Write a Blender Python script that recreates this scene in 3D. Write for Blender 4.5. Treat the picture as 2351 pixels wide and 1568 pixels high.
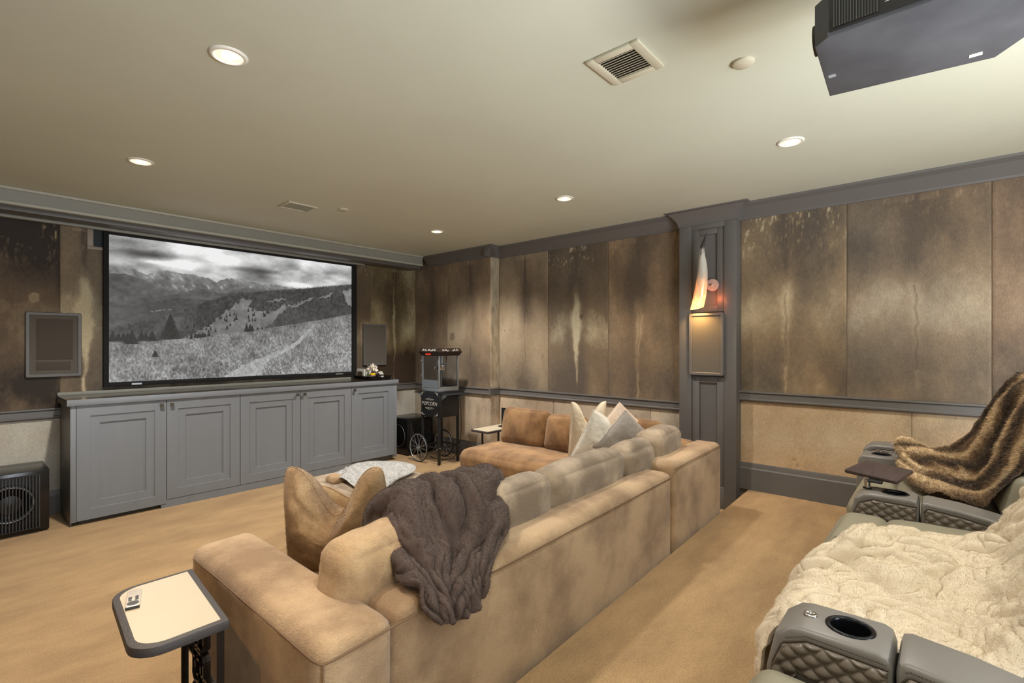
import bpy, bmesh, math, random
import numpy as np
from mathutils import Vector, Matrix
random.seed(7)
RNG = np.random.default_rng(11)
for o in list(bpy.data.objects): bpy.data.objects.remove(o)
S = bpy.context.scene
C = S.collection
PI = math.pi

# ------------------------------------------------------------------ camera, world, lights, exposure
FL, FC = -0.045, 2.74          # lower carpet, ceiling
YAW = math.atan(1290.5/1133)
cam = bpy.data.cameras.new('camera'); co = bpy.data.objects.new('camera', cam); C.objects.link(co)
cam.sensor_width = 36; cam.lens = 1133/2351*36; cam.shift_y = 7.5/2351; cam.clip_start = .02
co.location = (0, 0, 1.465); co.rotation_euler = (PI/2, 0, -YAW)
S.camera = co
w = bpy.data.worlds.new('world'); S.world = w; w.use_nodes = True
w.node_tree.nodes['Background'].inputs[0].default_value = (.5, .55, .6, 1)
w.node_tree.nodes['Background'].inputs[1].default_value = .15
S.view_settings.view_transform = 'Standard'; S.view_settings.look = 'None'
S.view_settings.gamma = 1; S.view_settings.use_curve_mapping = False
S.view_settings.exposure = 0.60

def light(name, kind, loc, energy, col, rot=(0, 0, 0), **k):
    l = bpy.data.lights.new(name, kind); l.energy = energy; l.color = col
    for a, v in k.items(): setattr(l, a, v)
    o = bpy.data.objects.new(name, l); C.objects.link(o); o.location = loc; o.rotation_euler = rot
    return o
WARM = (1.0, .92, .82)
DOWN = [(.81, 2.374), (.874, 4.199), (3.61, 4.293), (3.527, 2.489), (3.48, .73), (.82, .62), (3.5, -1.05), (.82, -1.15)]
for i, (x, y) in enumerate(DOWN):
    light('downlight_beam', 'SPOT', (x, y, 2.70), (72, 165, 165, 82, 60, 44, 34, 30)[i], WARM, spot_size=2.35, spot_blend=.9, shadow_soft_size=.05)
# added cool fill light behind the viewer, no opening is built there
light('rear_cool_fill', 'AREA', (1.1, -2.05, 1.35), 118, (.82, .91, 1.0), (PI*.57, 0, 0), shape='RECTANGLE', size=1.8, size_y=2.0)
# unseen area light added low at the back to brighten the ceiling
light('back_fill_uplight', 'AREA', (2.3, -1.9, 1.0), 62, (1, .96, .9), (PI*.76, 0, 0), shape='RECTANGLE', size=1.1, size_y=.5)

# ------------------------------------------------------------------ helpers
def lin(h):
    if isinstance(h, str):
        h = h.lstrip('#'); h = [int(h[i:i+2], 16)/255 for i in (0, 2, 4)]
    else: h = [c/255 for c in h]
    return tuple((c/12.92 if c <= .04045 else ((c+.055)/1.055)**2.4) for c in h)

def MAT(name, col, rough=.6, metal=0, var=.0, vscale=6, bump=0, bscale=60, sheen=0, stretch=(1, 1, 1), spec=.5, col2=None,
        emit=None, estr=0, attr=False, coat=0, bdist=.002, detail=4, trans=0):
    m = bpy.data.materials.new(name); m.use_nodes = True
    nt = m.node_tree; N = nt.nodes; L = nt.links; b = N['Principled BSDF']
    c = lin(col); b.inputs['Base Color'].default_value = (*c, 1)
    b.inputs['Roughness'].default_value = rough; b.inputs['Metallic'].default_value = metal
    b.inputs['Specular IOR Level'].default_value = spec
    b.inputs['Sheen Weight'].default_value = sheen; b.inputs['Coat Weight'].default_value = coat
    if trans: b.inputs['Transmission Weight'].default_value = trans
    tc = N.new('ShaderNodeTexCoord'); mp = N.new('ShaderNodeMapping'); mp.inputs['Scale'].default_value = stretch
    L.new(tc.outputs['Object'], mp.inputs[0])
    src = None
    if attr:
        a = N.new('ShaderNodeVertexColor'); a.layer_name = 'Col'; src = a.outputs['Color']; L.new(src, b.inputs['Base Color'])
    if var or col2:
        n = N.new('ShaderNodeTexNoise'); n.inputs['Scale'].default_value = vscale; n.inputs['Detail'].default_value = detail; n.inputs['Roughness'].default_value = .6
        L.new(mp.outputs[0], n.inputs['Vector'])
        r = N.new('ShaderNodeValToRGB'); e = r.color_ramp.elements
        e[0].position = .32; e[1].position = .68
        if col2:
            e[0].color = (*c, 1); e[1].color = (*lin(col2), 1)
        else:
            e[0].color = (*[x*(1-var) for x in c], 1); e[1].color = (*[min(1, x*(1+var)) for x in c], 1)
        L.new(n.outputs['Fac'], r.inputs[0])
        if attr:
            e[0].color = (1-var,)*3+(1,); e[1].color = (1+var,)*3+(1,)
            mx = N.new('ShaderNodeMix'); mx.data_type = 'RGBA'; mx.blend_type = 'MULTIPLY'; mx.inputs[0].default_value = 1
            L.new(src, mx.inputs[6]); L.new(r.outputs[0], mx.inputs[7]); L.new(mx.outputs[2], b.inputs['Base Color'])
        else: L.new(r.outputs[0], b.inputs['Base Color'])
    if bump:
        n = N.new('ShaderNodeTexNoise'); n.inputs['Scale'].default_value = bscale; n.inputs['Detail'].default_value = 5
        L.new(mp.outputs[0], n.inputs['Vector'])
        bp = N.new('ShaderNodeBump'); bp.inputs['Strength'].default_value = bump; bp.inputs['Distance'].default_value = bdist
        L.new(n.outputs['Fac'], bp.inputs['Height']); L.new(bp.outputs[0], b.inputs['Normal'])
    if emit is not None:
        b.inputs['Emission Color'].default_value = (*lin(emit), 1); b.inputs['Emission Strength'].default_value = estr
    return m

def T(o, label=None, cat=None, group=None, kind=None):
    if label: o['label'] = label
    if cat: o['category'] = cat
    if group: o['group'] = group
    if kind: o['kind'] = kind
    return o
def thing(name, loc, label, cat, group=None):
    o = bpy.data.objects.new(name, None); o.empty_display_size = .1; C.objects.link(o); o.location = loc
    return T(o, label, cat, group)
def world_of(p):
    v = Vector((0, 0, 0))
    while p is not None: v = v + p.location; p = p.parent
    return v
def finish(name, me, mat, parent=None, smooth=False, origin=None):
    """mesh is given in world coordinates; origin goes to the parent's or the base centre"""
    if parent is not None: off = world_of(parent)
    elif origin is not None: off = Vector(origin)
    else:
        n = len(me.vertices); a = np.empty(n*3); me.vertices.foreach_get('co', a); a = a.reshape(-1, 3)
        mn, mxx = a.min(0), a.max(0); off = Vector(((mn[0]+mxx[0])/2, (mn[1]+mxx[1])/2, mn[2]))
    me.transform(Matrix.Translation(-off)); me.update()
    if smooth:
        me.polygons.foreach_set('use_smooth', [True]*len(me.polygons))
    me.materials.append(mat)
    o = bpy.data.objects.new(name, me); C.objects.link(o)
    if parent is not None: o.parent = parent
    else: o.location = off
    return o
def fromb(name, bm, mat, parent=None, smooth=False, angle=None, origin=None):
    me = bpy.data.meshes.new(name); bm.normal_update(); bm.to_mesh(me); bm.free()
    o = finish(name, me, mat, parent, smooth, origin)
    if angle: autosmooth(o, angle)
    return o
def autosmooth(o, deg=35):
    me = o.data; me.polygons.foreach_set('use_smooth', [True]*len(me.polygons))
    bm = bmesh.new(); bm.from_mesh(me)
    for e in bm.edges:
        if len(e.link_faces) == 2 and e.calc_face_angle(0) > math.radians(deg): e.smooth = False
    bm.to_mesh(me); bm.free()
def struct(o): o['kind'] = 'structure'; return o

def bx(bm, x0, x1, y0, y1, z0, z1, bev=0, seg=2, M=None):
    r = bmesh.ops.create_cube(bm, size=1); vs = r['verts']
    for v in vs: v.co = Vector(((x0+x1)/2+v.co.x*(x1-x0), (y0+y1)/2+v.co.y*(y1-y0), (z0+z1)/2+v.co.z*(z1-z0)))
    if bev:
        es = list({e for v in vs for e in v.link_edges})
        q = bmesh.ops.bevel(bm, geom=es, offset=bev, segments=seg, affect='EDGES', profile=.5, clamp_overlap=True)
        vs = list({v for f in q['faces'] for v in f.verts} | {v for v in vs if v.is_valid})
    if M is not None:
        for v in vs: v.co = M @ v.co
    return vs
def box(name, x0, x1, y0, y1, z0, z1, mat, parent=None, bev=0, seg=2, M=None):
    bm = bmesh.new(); bx(bm, x0, x1, y0, y1, z0, z1, bev, seg, M)
    return fromb(name, bm, mat, parent, angle=(40 if bev else None))
def cyl(bm, p0, p1, r0, r1=None, n=20, caps=True):
    p0 = Vector(p0); p1 = Vector(p1); r1 = r0 if r1 is None else r1
    d = (p1-p0); q = d.to_track_quat('Z', 'Y'); a = []; b = []
    for i in range(n):
        t = 2*PI*i/n; u = Vector((math.cos(t), math.sin(t), 0))
        a.append(bm.verts.new(p0+q@(u*r0))); b.append(bm.verts.new(p1+q@(u*r1)))
    for i in range(n): bm.faces.new((a[i], a[(i+1) % n], b[(i+1) % n], b[i]))
    if caps: bm.faces.new(a[::-1]); bm.faces.new(b)
def tube(bm, pts, r, n=8, closed=False):
    pts = [Vector(p) for p in pts]; m = len(pts); rs = r if isinstance(r, (list, tuple)) else [r]*m
    rings = []; up = Vector((0, 0, 1)); prev = None
    for i, p in enumerate(pts):
        t = (pts[(i+1) % m]-pts[i-1]) if closed else (pts[min(i+1, m-1)]-pts[max(i-1, 0)])
        t.normalize()
        if prev is None:
            a = t.cross(up)
            if a.length < .05: a = t.cross(Vector((1, 0, 0)))
        else: a = prev - t*prev.dot(t)
        a.normalize(); b = t.cross(a); prev = a
        rings.append([bm.verts.new(p+(a*math.cos(2*PI*k/n)+b*math.sin(2*PI*k/n))*rs[i]) for k in range(n)])
    for i in range(m if closed else m-1):
        A, B = rings[i], rings[(i+1) % m]
        for k in range(n): bm.faces.new((A[k], A[(k+1) % n], B[(k+1) % n], B[k]))
    if not closed:
        bm.faces.new(rings[0][::-1]); bm.faces.new(rings[-1])
def lathe(bm, prof, c, n=32, axis='Z'):
    rings = []
    for r, h in prof:
        ring = []
        for i in range(n):
            t = 2*PI*i/n; x, y = r*math.cos(t), r*math.sin(t)
            p = {'Z': (x, y, h), 'X': (h, x, y), 'Y': (x, h, y)}[axis]
            ring.append(bm.verts.new((c[0]+p[0], c[1]+p[1], c[2]+p[2])))
        rings.append(ring)
    for A, B in zip(rings, rings[1:]):
        for i in range(n): bm.faces.new((A[i], A[(i+1) % n], B[(i+1) % n], B[i]))
    if prof[0][0] > 1e-5: bm.faces.new(rings[0][::-1])
    if prof[-1][0] > 1e-5: bm.faces.new(rings[-1])
def prism(bm, poly, a0, a1, axis='X', bev=0, seg=3):
    """poly 2D extruded along axis; X: (y,z)  Y: (x,z)  Z: (x,y)"""
    def P(p, a): return {'X': (a, p[0], p[1]), 'Y': (p[0], a, p[1]), 'Z': (p[0], p[1], a)}[axis]
    A = [bm.verts.new(P(p, a0)) for p in poly]; B = [bm.verts.new(P(p, a1)) for p in poly]
    n = len(poly); fs = [bm.faces.new(A[::-1]), bm.faces.new(B)]
    for i in range(n): fs.append(bm.faces.new((A[i], A[(i+1) % n], B[(i+1) % n], B[i])))
    bmesh.ops.recalc_face_normals(bm, faces=fs)
    if bev:
        es = list(set(fs[0].edges) | set(fs[1].edges))
        bmesh.ops.bevel(bm, geom=es, offset=bev, segments=seg, affect='EDGES', profile=.5, clamp_overlap=True)

# ---- numpy noise
_P = RNG.permutation(256); _P = np.concatenate([_P, _P, _P]); _V = RNG.random(1024)
def noise3(x, y, z):
    xi, yi, zi = np.floor(x).astype(int), np.floor(y).astype(int), np.floor(z).astype(int)
    fx, fy, fz = x-xi, y-yi, z-zi
    ux, uy, uz = [f*f*f*(f*(f*6-15)+10) for f in (fx, fy, fz)]
    def h(a, b, c): return _V[_P[_P[_P[a & 255]+(b & 255)]+(c & 255)]]
    r = 0
    for i in (0, 1):
        for j in (0, 1):
            for k in (0, 1):
                r = r+h(xi+i, yi+j, zi+k)*(ux if i else 1-ux)*(uy if j else 1-uy)*(uz if k else 1-uz)
    return r
def fbm(x, y, z=0., oct=4, g=.5):
    z = np.zeros_like(x)+z; r = 0; a = 1; t = 0; s = 1
    for i in range(oct):
        r = r+a*noise3(x*s+i*17.3, y*s+i*5.1, z*s+i*3.7); t += a; a *= g; s *= 2.03
    return r/t
def meshgrid_obj(name, P, mat, parent=None, closed_u=False, smooth=True, colors=None, origin=None):
    """P: (n,m,3)"""
    n, m = P.shape[:2]
    idx = np.arange(n*m).reshape(n, m)
    a = idx[:-1, :-1].ravel(); b = idx[:-1, 1:].ravel(); c = idx[1:, 1:].ravel(); d = idx[1:, :-1].ravel()
    F = np.stack([a, b, c, d], 1)
    if closed_u:
        F = np.concatenate([F, np.stack([idx[-1, :-1], idx[-1, 1:], idx[0, 1:], idx[0, :-1]], 1)])
    me = bpy.data.meshes.new(name); me.vertices.add(n*m); me.vertices.foreach_set('co', P.reshape(-1).astype(np.float32))
    me.loops.add(F.size); me.loops.foreach_set('vertex_index', F.ravel().astype(np.int32))
    me.polygons.add(len(F)); me.polygons.foreach_set('loop_start', np.arange(0, F.size, 4, dtype=np.int32))
    me.update(calc_edges=True); me.validate()
    if colors is not None:
        at = me.color_attributes.new('Col', 'FLOAT_COLOR', 'POINT')
        cc = np.ones((n*m, 4), np.float32); cc[:, :3] = colors.reshape(-1, 3); at.data.foreach_set('color', cc.ravel())
    return finish(name, me, mat, parent, smooth, origin)

def softbox_v(c, s, r, puff=(0, 0, 0), n=14, wob=0, seed=0, rot=None):
    """rounded, puffed box -> bmesh; c centre, s half sizes, rot Matrix 3x3"""
    bm = bmesh.new(); bmesh.ops.create_cube(bm, size=2)
    bmesh.ops.subdivide_edges(bm, edges=bm.edges[:], cuts=n, use_grid_fill=True)
    V = np.array([v.co[:] for v in bm.verts]); s = np.array(s, float); r = min(r, *(s*.98))
    # finer sampling near the rims
    Vt = np.sign(V)*(1-(1-np.abs(V))**1.35)
    Q = Vt*s; I = np.clip(Q, -(s-r), (s-r)); D = Q-I; L = np.linalg.norm(D, axis=1, keepdims=True); L[L < 1e-9] = 1
    R = I+D/L*r
    face = (np.abs(V) > .9999)
    for a in range(3):
        o = [k for k in range(3) if k != a]
        w_ = (1-Vt[:, o[0]]**2)*(1-Vt[:, o[1]]**2)
        R[:, a] += np.sign(V[:, a])*puff[a]*w_*(np.abs(V[:, a]))
    if wob:
        f = 1/(max(s)*.55)
        for a in range(3):
            R[:, a] += wob*(fbm(R[:, 0]*f+seed*3.1+a*9, R[:, 1]*f+seed, R[:, 2]*f+seed*1.7, 3)-.5)*2
    rot = Matrix.Identity(3) if rot is None else rot
    c = Vector(c)
    for v, q in zip(bm.verts, R): v.co = c+rot@Vector(q)
    return bm
def softbox(name, c, s, r, mat, parent=None, **k):
    return fromb(name, softbox_v(c, s, r, **k), mat, parent, smooth=True)
def RZ(deg): return Matrix.Rotation(math.radians(deg), 3, 'Z')
def RX(deg): return Matrix.Rotation(math.radians(deg), 3, 'X')
def RY(deg): return Matrix.Rotation(math.radians(deg), 3, 'Y')

def pillow(name, c, w_, h_, t_, rot, mat, chop=.0, seed=0, parent=None, n=40, cx=0., wob=.006, sharp=.45, rc=.03, fuzz=0):
    """knife-edge cushion: local x width, z height, y thickness"""
    u = np.linspace(-1, 1, n); U, V = np.meshgrid(u, u, indexing='ij')
    Ux = np.sign(U)*(1-(1-np.abs(U))**1.3); Vz = np.sign(V)*(1-(1-np.abs(V))**1.3)
    X = Ux*w_/2*(1-.10*(1-Vz**2)*0-.10*(Vz**2-1)*-.0)
    X = Ux*w_/2*(1-.07*(1-np.abs(Vz)**2.2)); Z = Vz*h_/2*(1-.07*(1-np.abs(Ux)**2.2))
    k_ = 1-rc*np.abs(Ux)**5*np.abs(Vz)**5; X = X*k_; Z = Z*k_
    th = ((1-Ux**2)*(1-Vz**2)); th = np.clip(th, 0, 1)**sharp*t_/2
    g = np.exp(-((Ux-cx)/.42)**2); top = np.clip((Vz+.55)/1.55, 0, 1)**1.5
    Z = Z-chop*h_*g*top
    th = th*(1-.35*g*top*(chop > 0))
    X = X+chop*h_*.25*np.sign(Ux-cx)*np.abs(Ux)*(1-g)*top*-.3
    nz = (fbm(Ux*2.3+seed, Vz*2.3+seed*2, seed, 4)-.5)*wob*6*(1-np.maximum(abs(Ux), abs(Vz))**4)
    objs = []
    F = np.stack([X, -th-nz, Z], -1); B = np.stack([X, th+nz*.5, Z], -1)
    P = np.concatenate([F, B[::-1][1:-1]], 0)      # wrap round in u
    # close top and bottom rows by sharing rim (same coordinates)
    R = np.array(rot); P = P@R.T+np.array(c)
    o = meshgrid_obj(name, P, mat, parent, closed_u=True)
    bm = bmesh.new(); bm.from_mesh(o.data); bmesh.ops.remove_doubles(bm, verts=bm.verts, dist=.0004)
    bmesh.ops.recalc_face_normals(bm, faces=bm.faces); bm.to_mesh(o.data); bm.free()
    if fuzz:
        for s_, G in ((1, F), (-1, B)):
            G = G@R.T+np.array(c); Ng = gnormals(G); out = R@np.array([0, -s_, 0.])
            if (Ng@out).mean() < 0: Ng = -Ng
            pile('plush_pile', G, Ng, fuzz, .0065, .0005, mat, o, rnd=.5, leanf=.5, seed=seed+s_)
    # welt round the rim as a part
    rim = [(X[i, 0], 0, Z[i, 0]) for i in range(n)]+[(X[-1, j], 0, Z[-1, j]) for j in range(1, n)]+[(X[i, -1], 0, Z[i, -1]) for i in range(n-2, -1, -1)]+[(X[0, j], 0, Z[0, j]) for j in range(n-2, 0, -1)]
    bm = bmesh.new(); tube(bm, [tuple(np.array(p)@R.T+np.array(c)) for p in rim], .0032, 6, True)
    fromb('welt', bm, mat, o, smooth=True)
    return o

def catmull(P, n, axis=0):
    P = np.moveaxis(np.asarray(P, float), axis, 0); k = len(P)
    t = np.linspace(0, k-1, n); i = np.clip(t.astype(int), 0, k-2); f = (t-i).reshape([-1]+[1]*(P.ndim-1))
    g = lambda j: P[np.clip(j, 0, k-1)]
    p0, p1, p2, p3 = g(i-1), g(i), g(i+1), g(i+2)
    p0 = np.where((i-1 < 0).reshape(f.shape), 2*p1-p2, p0); p3 = np.where((i+2 > k-1).reshape(f.shape), 2*p2-p1, p3)
    r = .5*((2*p1)+(-p0+p2)*f+(2*p0-5*p1+4*p2-p3)*f**2+(-p0+3*p1-3*p2+p3)*f**3)
    return np.moveaxis(r, 0, axis)
def gnormals(P):
    du = np.gradient(P, axis=0); dv = np.gradient(P, axis=1); N = np.cross(du, dv)
    return N/np.maximum(np.linalg.norm(N, axis=2, keepdims=True), 1e-9)
def sheet(name, P, thick, mat, parent=None, colors=None):
    """closed thin sheet from a grid (top side P, under side offset)"""
    N = gnormals(P)
    if N[..., 2].mean() < 0: N = -N; 
    n, m = P.shape[:2]
    e = np.minimum(np.minimum(np.arange(n), np.arange(n)[::-1])[:, None]/4., np.minimum(np.arange(m), np.arange(m)[::-1])[None]/4.)
    prof = np.sqrt(1-(1-np.clip(e, 0, 1))**2)[..., None]
    A = P+N*thick*.5*prof; B = P-N*thick*.5*prof
    Q = np.concatenate([A, B[::-1]], 0)
    cc = None if colors is None else np.concatenate([colors, colors[::-1]], 0)
    o = meshgrid_obj(name, Q, mat, parent, closed_u=True, colors=cc)
    return o, A, N
def pile(name, A, N, count, length, width, mat, parent, lean=(0, 0, -1), leanf=.6, rnd=.5, colors=None, seed=1):
    """short fibres standing on a grid, joined in one part"""
    r = np.random.default_rng(seed); n, m = A.shape[:2]
    dA = np.linalg.norm(np.cross(A[1:, :-1]-A[:-1, :-1], A[:-1, 1:]-A[:-1, :-1]), axis=2).ravel()
    pick = r.choice(dA.size, count, p=dA/dA.sum()); i, j = pick//(m-1), pick % (m-1)
    a, b = r.random(count)[:, None], r.random(count)[:, None]
    p = A[i, j]*(1-a)*(1-b)+A[i+1, j]*a*(1-b)+A[i, j+1]*(1-a)*b+A[i+1, j+1]*a*b
    nn = N[i, j]
    d = nn+np.array(lean)*leanf+(r.random((count, 3))-.5)*2*rnd
    d /= np.linalg.norm(d, axis=1, keepdims=True)
    L = length*(.6+.7*r.random((count, 1)))
    s = np.cross(d, r.random((count, 3))-.5); s /= np.maximum(np.linalg.norm(s, axis=1, keepdims=True), 1e-6)
    W = width*(.7+.6*r.random((count, 1)))
    p = p-nn*.001
    V = np.stack([p-s*W, p+s*W, p+d*L*.6+s*W*.6, p+d*L+nn*-.0005, p+d*L*.6-s*W*.6], 1).reshape(-1, 3)
    me = bpy.data.meshes.new(name); me.vertices.add(len(V)); me.vertices.foreach_set('co', V.ravel().astype(np.float32))
    base = np.arange(count)[:, None]*5; F = (base+np.arange(5)[None]).ravel()
    me.loops.add(F.size); me.loops.foreach_set('vertex_index', F.astype(np.int32))
    me.polygons.add(count); me.polygons.foreach_set('loop_start', np.arange(0, F.size, 5, dtype=np.int32)); me.update(calc_edges=True)
    if colors is not None:
        cc = np.ones((count, 5, 4), np.float32); cc[:, :, :3] = colors[i, j][:, None, :]*(.75+.5*r.random((count, 1, 1)))
        at = me.color_attributes.new('Col', 'FLOAT_COLOR', 'POINT'); at.data.foreach_set('color', cc.ravel())
    o = finish(name, me, mat, parent, False); o['kind'] = 'stuff'
    return o

def text_mesh(name, s, size, mat, parent, M, ext=.0008, align='CENTER'):
    cu = bpy.data.curves.new('txt', 'FONT'); cu.body = s; cu.size = size; cu.extrude = ext; cu.align_x = align; cu.align_y = 'CENTER'; cu.resolution_u = 3
    o = bpy.data.objects.new('txt', cu); C.objects.link(o); dg = bpy.context.evaluated_depsgraph_get()
    me = bpy.data.meshes.new_from_object(o.evaluated_get(dg)); bpy.data.objects.remove(o); bpy.data.curves.remove(cu)
    me.transform(M); me.name = name; me.materials.clear()
    return finish(name, me, mat, parent)
def carve(o, cutters):
    """boolean difference, applied"""
    for c in cutters:
        md = o.modifiers.new('b', 'BOOLEAN'); md.operation = 'DIFFERENCE'; md.object = c; md.solver = 'EXACT'
    bpy.context.view_layer.update()
    dg = bpy.context.evaluated_depsgraph_get(); me = bpy.data.meshes.new_from_object(o.evaluated_get(dg))
    o.modifiers.clear(); o.data = me
    for c in cutters: bpy.data.objects.remove(c)
    autosmooth(o, 35)

# ------------------------------------------------------------------ materials
M = {}
M['ceiling'] = MAT('ceiling paint', (198, 201, 186), .62, var=.03, vscale=1.2, bump=.15, bscale=180, spec=.35)
M['trim'] = MAT('trim paint', (98, 96, 95), .45, bump=.05, bscale=300, var=.02)
M['soffit'] = MAT('soffit paint', (142, 143, 136), .5, var=.03)
M['soffit_light'] = MAT('soffit bead paint', (178, 178, 166), .5, var=.02)
M['cabinet'] = MAT('cabinet paint', (118, 124, 132), .42, bump=.06, bscale=90, stretch=(1, 1, .12), var=.03, vscale=9)
M['counter'] = MAT('counter paint', (62, 55, 50), .18, bump=.03, bscale=40, var=.04, coat=.3)
M['wall_back'] = MAT('wall lining', (120, 104, 86), .9)
M['offwall'] = MAT('rear wall paint', (150, 142, 124), .8)
M['black'] = MAT('matt black', (17, 17, 18), .5, var=.1, vscale=30)
M['black_gloss'] = MAT('black lacquer', (20, 21, 23), .22, var=.1, vscale=10)
M['black_velvet'] = MAT('screen border felt', (14, 16, 18), .8)
M['grille'] = MAT('speaker cloth', (94, 89, 82), .9, var=.05, vscale=240, bump=.2, bscale=500)
M['silver'] = MAT('brushed aluminium', (190, 198, 206), .35, metal=.9)
M['steel'] = MAT('polished steel', (200, 200, 200), .18, metal=1)
M['white'] = MAT('white enamel', (224, 222, 214), .5)
M['vent'] = MAT('vent enamel', (196, 192, 172), .5)
M['vent_dark'] = MAT('vent void', (34, 28, 20), .9)  # dark colour stands in for the shade inside the shallow vent
M['wallvent'] = MAT('wall vent enamel', (150, 140, 128), .5)
M['wallvent_slat'] = MAT('wall vent slat', (62, 74, 80), .5)

def carpet_mat():
    m = MAT('carpet', (171, 143, 106), 1, sheen=.15, bump=.9, bscale=240, bdist=.004, spec=.1)
    nt = m.node_tree; N = nt.nodes; L = nt.links; b = N['Principled BSDF']
    tc = N.new('ShaderNodeTexCoord'); mp = N.new('ShaderNodeMapping'); mp.inputs['Scale'].default_value = (1.2, 3.2, 1); L.new(tc.outputs['Object'], mp.inputs[0])
    a = N.new('ShaderNodeTexNoise'); a.inputs['Scale'].default_value = 1.6; a.inputs['Detail'].default_value = 6; a.inputs['Roughness'].default_value = .65; L.new(mp.outputs[0], a.inputs[0])
    f = N.new('ShaderNodeTexNoise'); f.inputs['Scale'].default_value = 150; f.inputs['Detail'].default_value = 3; L.new(tc.outputs['Object'], f.inputs[0])
    r = N.new('ShaderNodeValToRGB'); r.color_ramp.elements[0].position = .35; r.color_ramp.elements[1].position = .66
    r.color_ramp.elements[0].color = (*lin((152, 124, 90)), 1); r.color_ramp.elements[1].color = (*lin((176, 146, 106)), 1); L.new(a.outputs[0], r.inputs[0])
    r2 = N.new('ShaderNodeValToRGB'); r2.color_ramp.elements[0].position = .3; r2.color_ramp.elements[1].position = .7
    r2.color_ramp.elements[0].color = (.78, .78, .78, 1); r2.color_ramp.elements[1].color = (1.1, 1.1, 1.1, 1); L.new(f.outputs[0], r2.inputs[0])
    mx = N.new('ShaderNodeMix'); mx.data_type = 'RGBA'; mx.blend_type = 'MULTIPLY'; mx.inputs[0].default_value = 1
    L.new(r.outputs[0], mx.inputs[6]); L.new(r2.outputs[0], mx.inputs[7]); L.new(mx.outputs[2], b.inputs['Base Color'])
    return m
M['carpet'] = carpet_mat()
def chenille(name, c1, c2, sc=3.0):
    """soft pile upholstery, brushed light and dark patches, fine herringbone rows"""
    m = MAT(name, c1, .95, col2=c2, vscale=sc, detail=7, sheen=.35, spec=.15)
    nt = m.node_tree; N = nt.nodes; L = nt.links; b = N['Principled BSDF']
    e_ = [n for n in N if n.type == 'VALTORGB'][0].color_ramp.elements; e_[0].position = .40; e_[1].position = .60
    b.inputs['Sheen Roughness'].default_value = .45
    tc = N.new('ShaderNodeTexCoord')
    n1 = N.new('ShaderNodeTexNoise'); n1.inputs['Scale'].default_value = 120; n1.inputs['Detail'].default_value = 4; n1.inputs['Distortion'].default_value = 1.2
    mp = N.new('ShaderNodeMapping'); mp.inputs['Scale'].default_value = (1, 1, 2.2); mp.inputs['Rotation'].default_value = (.3, .5, .2); L.new(tc.outputs['Object'], mp.inputs[0]); L.new(mp.outputs[0], n1.inputs[0])
    wv = N.new('ShaderNodeTexWave'); wv.inputs['Scale'].default_value = 40; wv.inputs['Distortion'].default_value = 7; wv.inputs['Detail'].default_value = 3; wv.inputs['Detail Scale'].default_value = 2.5
    L.new(mp.outputs[0], wv.inputs[0])
    ad = N.new('ShaderNodeMath'); ad.operation = 'MULTIPLY_ADD'; ad.inputs[1].default_value = .0; L.new(wv.outputs['Fac'], ad.inputs[0]); L.new(n1.outputs['Fac'], ad.inputs[2])
    bp = N.new('ShaderNodeBump'); bp.inputs['Strength'].default_value = .9; bp.inputs['Distance'].default_value = .006
    L.new(ad.outputs[0], bp.inputs['Height']); L.new(bp.outputs[0], b.inputs['Normal'])
    return m
M['sofa'] = chenille('sofa chenille', (146, 118, 88), (194, 165, 130), 2.6)
M['sofa_gold'] = chenille('golden chenille', (116, 84, 52), (168, 130, 88), 3.2)
M['sofa_grey'] = chenille('taupe chenille', (126, 109, 90), (176, 157, 134), 4.0)
M['pillow_tan'] = chenille('tan plush', (150, 120, 86), (190, 160, 122), 5)
M['seam'] = MAT('seam thread', (112, 88, 66), .9)
M['pillow_cream'] = MAT('cream jacquard', (206, 194, 172), .7, var=.08, vscale=14, bump=.9, bscale=26, bdist=.006, sheen=.3)
M['pillow_ivory'] = MAT('ivory jacquard', (214, 208, 196), .6, var=.07, vscale=10, bump=.9, bscale=22, bdist=.006, sheen=.4)
M['pillow_grey'] = MAT('grey tweed', (150, 143, 136), .9, var=.22, vscale=130, bump=.5, bscale=200, sheen=.2)
M['pillow_blush'] = MAT('blush woven cotton', (202, 184, 166), .8, var=.1, vscale=40, bump=.4, bscale=120)
M['leather'] = MAT('grey leather', (118, 114, 110), .38, bump=.25, bscale=240, bdist=.0012, var=.04, vscale=5, spec=.5)
M['leather_seat'] = MAT('sage grey leather', (140, 134, 116), .45, bump=.25, bscale=240, bdist=.0012, var=.04, vscale=5)
M['leather_quilt'] = MAT('quilted taupe leather', (106, 96, 86), .36, bump=.3, bscale=200, bdist=.0012, var=.05, vscale=8)
M['thread'] = MAT('stitch thread', (70, 62, 54), .8)
M['cup'] = MAT('black anodised cup', (24, 26, 30), .25, metal=.6)
M['fur_white'] = MAT('cream fur', (216, 201, 178), .85, sheen=.25, bump=.4, bscale=160, var=.03, vscale=12)
M['fur_dark'] = MAT('umber fur', (76, 62, 56), .75, sheen=.12, bump=.5, bscale=130, var=.2, vscale=14, spec=.25)
M['fur_grey'] = MAT('silver grey plush', (184, 184, 184), .85, sheen=.4, bump=.6, bscale=90, var=.10, vscale=20)
M['fur_stripe'] = MAT('striped fur', (140, 110, 80), .75, sheen=.3, attr=True, var=.15, vscale=60, bump=.6, bscale=110)

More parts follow.
